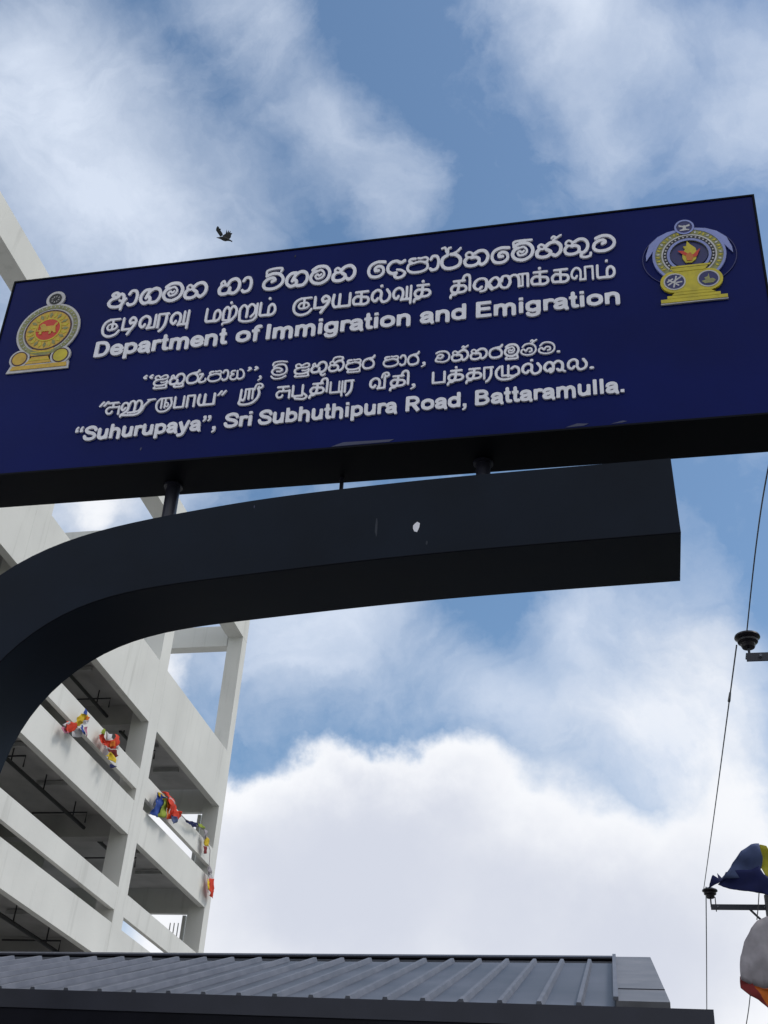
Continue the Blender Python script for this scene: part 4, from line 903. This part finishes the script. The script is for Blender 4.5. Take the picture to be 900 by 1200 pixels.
# ------------------------------------------------------------------ flags
def cloth(root, poly, col, plane, amp, seed, name='flag_panel', res=9):
    """a crumpled sheet of cloth whose outline is a polygon (photo points) lying about one plane"""
    n_, c_ = Vector(plane[0]).normalized(), Vector(plane[1])
    g_ = 1.0; mxp = sum(p[0] for p in poly)/len(poly); myp = sum(p[1] for p in poly)/len(poly); g_ = 1.12 if amp < .15 else 1.0
    pts = [unp(mxp+(x-mxp)*g_, myp+(y-myp)*g_, n_, c_) for x, y in poly]
    import bmesh
    bm = bmesh.new(); vs_ = [bm.verts.new(p) for p in pts]; f = bm.faces.new(vs_)
    bmesh.ops.triangulate(bm, faces=[f])
    for _ in range(3): bmesh.ops.subdivide_edges(bm, edges=[e for e in bm.edges], cuts=1, use_grid_fill=True)
    for v in bm.verts:
        q = v.co*(1.0/amp)*.28
        v.co += n_*amp*(noise.noise(q+Vector((seed*3.1, 0, 0)))*1.2+.5*noise.noise(q*2.3)) + Vector((noise.noise(q*1.7+Vector((9,seed,1))), noise.noise(q*1.7+Vector((3,seed,8))), noise.noise(q*1.7+Vector((5,1,seed)))))*amp*.22
    bmesh.ops.recalc_face_normals(bm, faces=bm.faces)
    me = bpy.data.meshes.new(name); bm.to_mesh(me); bm.free(); me.materials.append(M[col])
    me.polygons.foreach_set('use_smooth', [True]*len(me.polygons))
    o = link(name, me, root); sol = o.modifiers.new('cloth', 'SOLIDIFY'); sol.thickness = amp*.04; return o
FP = ((1, 0, 0), (XF*S+.16, 30, 10))
def flag(px, py, lab, patches, plane=FP, amp=.075, nm='flag', grp='coloured flags tied along the galleries', extra=None):
    n_, c_ = Vector(plane[0]).normalized(), Vector(plane[1])
    e = empty(nm, unp(px, py, n_, c_), lab, 'flag', grp)
    for i, (col, poly) in enumerate(patches):
        off = n_*(.02*i)*(1 if amp < .3 else 1)
        cloth(e, poly, col, (plane[0], Vector(plane[1])+off), amp, i+px*.01)
    return e
def k1(pts): return [(60+x/10, 820+y/10) for x, y in pts]       # readings from a 10x enlargement
def k2(pts): return [(165+x/8, 910+y/8) for x, y in pts]
flag(89, 862, 'crumpled red, yellow and blue flag farthest left on the upper gallery', [
    ('f_wht', k1([(140,290),(200,260),(230,340),(180,370)])), ('f_pnk', k1([(120,330),(150,320),(190,385),(140,395)])), ('f_red', k1([(200,255),(280,280),(310,320),(240,370),(200,395),(165,345)])),
    ('f_wht', k1([(235,385),(320,330),(360,400),(340,435),(260,430)])), ('f_yel', k1([(285,265),(330,240),(380,270),(330,310),(295,300)])), ('f_yel', k1([(320,210),(360,170),(420,180),(430,220),(370,260),(320,250)])),
    ('f_blue', k1([(370,160),(395,105),(412,140),(400,180)])), ('f_org', k1([(410,200),(440,205),(430,240),(405,240)])), ('f_blue', k1([(335,330),(380,295),(405,350),(400,410),(360,390)])),
    ('f_pnk', k1([(395,330),(415,320),(425,420),(395,430)])), ('f_wht', k1([(385,245),(440,240),(435,280),(390,290)]))])
flag(127, 890, 'crumpled orange and red flag with a yellow tail, second from the left', [
    ('f_grn', k1([(560,390),(600,340),(650,370),(620,410)])), ('f_red', k1([(555,420),(610,400),(650,480),(610,530),(570,480)])), ('f_wht', k1([(625,375),(710,410),(690,460),(650,470)])),
    ('f_red', k1([(650,480),(720,470),(760,410),(800,440),(790,520),(740,570),(660,560),(600,520)])), ('f_org', k1([(690,490),(760,480),(750,540),(690,550)])), ('f_wht', k1([(600,540),(680,560),(690,590),(640,580)])),
    ('f_drd', k1([(680,590),(750,590),(790,650),(750,680),(700,640)])), ('f_yel', k1([(640,660),(700,620),(755,690),(750,740),(690,700)])), ('f_nvy', k1([(690,760),(710,750),(745,785),(700,800)])), ('f_wht', k1([(765,540),(800,545),(790,580),(770,570)]))])
flag(192, 960, 'flag blown open in blue, lime, orange and red stripes below the gallery opening', [
    ('f_wht', k2([(130,170),(155,135),(150,230),(110,280)])), ('f_blue', k2([(158,160),(215,200),(218,250),(160,370),(100,340),(125,290)])), ('f_yel', k2([(165,150),(215,165),(240,210),(220,215),(170,185)])),
    ('f_grn', k2([(222,210),(258,250),(245,300),(230,380),(160,370),(205,270)])), ('f_org', k2([(235,205),(270,230),(285,290),(270,350),(235,380),(250,300),(255,250)])),
    ('f_red', k2([(210,155),(255,165),(310,220),(340,290),(345,330),(300,350),(285,385),(250,388),(275,340),(280,270),(245,205)])), ('f_wht', k2([(265,180),(300,215),(315,255),(300,260),(275,215)])), ('f_red', k2([(310,320),(370,330),(375,370),(355,400),(300,365)])),
    ('f_gry', k2([(298,365),(360,400),(350,420),(298,440)]))])
flag(230, 968, 'dark blue and yellow rolled flag on a string near the gallery end', [
    ('f_nvy', k2([(415,402),(450,415),(540,440),(535,462),(490,472),(440,430)])), ('f_grn', k2([(540,440),(570,450),(595,470),(590,495),(570,485),(540,460)]))], amp=.06)
flag(241, 992, 'limp faded flag hanging down beside the end column', [
    ('f_pal', k2([(600,500),(620,520),(625,580),(600,640),(590,600)])), ('f_yel', k2([(618,570),(635,600),(630,650),(605,650),(600,610)])), ('f_drd', k2([(595,655),(632,660),(625,718),(590,722)]))], amp=.06)
flag(247, 1040, 'narrow red flag hanging lowest at the building corner', [
    ('f_pal', k2([(625,850),(655,845),(665,900),(640,920)])), ('f_wht', k2([(650,900),(685,940),(685,965),(650,965)])), ('f_red', k2([(640,965),(685,968),(686,1110),(675,1135),(650,1110),(640,1050)])), ('f_yel', k2([(628,965),(640,965),(638,1060),(626,1050)]))], amp=.06)
cordp = [unp(x, y, FP[0], FP[1]) for x, y in k2([(375,360),(420,402),(590,490),(625,620),(650,690),(640,840),(630,960),(630,1090)])]
tag(MB().tube(cordp, .013, 5).build('flag_string', M['f_pal']), 'thin yellowish string carrying the flags round the building corner', 'string')
PF = ((0, 1, 0.0), (0, yf, 8))
tailp = [(838,1036),(847,1029),(855,1015),(867,999),(880,991),(889,989)]
flag(885, 1040, 'blue flag with a yellow stripe billowing above the far crossarm', [
    ('f_gry', [(843,1034),(852,1023),(858,1011),(868,999),(881,991),(890,989),(893,1006),(891,1019),(880,1027),(848,1030)]),
    ('f_nvy', [(841,1036),(845,1030),(851,1022),(880,1020),(890,1016),(896,1026),(908,1034),(925,1045),(922,1056),(893,1048),(872,1041),(858,1036)]),
    ('f_dyl', [(889,990),(897,992),(905,1002),(918,1020),(926,1042),(908,1036),(897,1028),(891,1016),(888,1004)]),
    ('f_nvy', [(850,1031),(842,1038),(829,1041),(835,1037.5),(840,1034),(836,1028),(842,1032),(841,1025),(846,1031)])], PF, .16, grp='flags at the far power pole')
flag(890, 1150, 'round-billowed white flag with red edge hanging under the far crossarm', [
    ('f_pal', [(899,1074),(887,1080),(878,1089),(871,1104),(867,1122),(868.5,1146),(881,1153),(895,1158),(912,1160),(935,1150),(945,1120),(935,1092),(915,1076)]),
    ('f_drd', [(868,1143),(881,1150),(884,1157),(892,1172),(905,1186),(890,1173),(878,1165),(869,1156)]),
    ('f_org', [(881,1149),(895,1154),(912,1157),(918,1178),(905,1185),(893,1174),(885,1160)]),
    ('f_red', [(893,1128),(903,1123),(915,1130),(906,1140),(898,1136)])], PF, .16, grp='flags at the far power pole')

# ------------------------------------------------------------------ bird
bc = unp(262.5, 276, (0,1,0), (0,22,0)); kb = (unp(272, 276, (0,1,0), (0,22,0))-unp(252, 276, (0,1,0), (0,22,0))).length/20   # one photo px
right = Vector(RM[:, 0].tolist()); upv = Vector(RM[:, 2].tolist()); fw = Vector(RM[:, 1].tolist())
def B(x, y, z=0.): # readings in 12.86x enlargement around the bird
    return bc + right*((230+x/12.857-262.5)*kb*.9) + upv*((276-(250+y/12.857))*kb*.9) + fw*z*kb
bird = empty('crow', bc, 'small black crow flying with both wings raised above the left part of the sign', 'bird')
MB().tube([B(300,366),(B(345,370)),B(372,372,.0),B(410,380),B(445,390),B(480,398),B(540,420)], [.08*kb,.9*kb,1.5*kb,2.4*kb,2.4*kb,1.4*kb,.25*kb], 12).build('body', M['bird'], bird, smooth=True)
def wing(pts, name, m, z):
    w = MB(); n = len(pts); v = [B(x, y, z*t) for x, y, t in pts]; c_ = sum(v, Vector())/n
    w.prism(v, fw*.35*kb); return w.build(name, M[m], bird)
wing([(360,350,0),(325,300,.5),(300,262,1),(308,225,1.3),(325,203,1.5),(345,212,1.5),(352,235,1.3),(375,240,1),(368,262,.8),(395,300,.4),(402,330,0)], 'wing', 'birdw', -2)
wing([(385,370,0),(405,325,.4),(440,298,.8),(455,232,1.2),(462,285,1),(488,240,1.3),(488,282,1),(515,252,1.4),(508,284,1.1),(540,292,1.2),(522,320,1),(520,355,.6),(500,380,.4),(470,395,0),(420,395,0)], 'wing', 'bird', 2)
wing([(470,385,0),(545,415,0),(540,434,0),(500,415,0),(470,402,0)], 'tail', 'bird', 0)
MB().tube([B(300,366), B(325,364), B(345,370)], [.05*kb, .35*kb, .8*kb], 8).build('beak', M['bird'], bird)
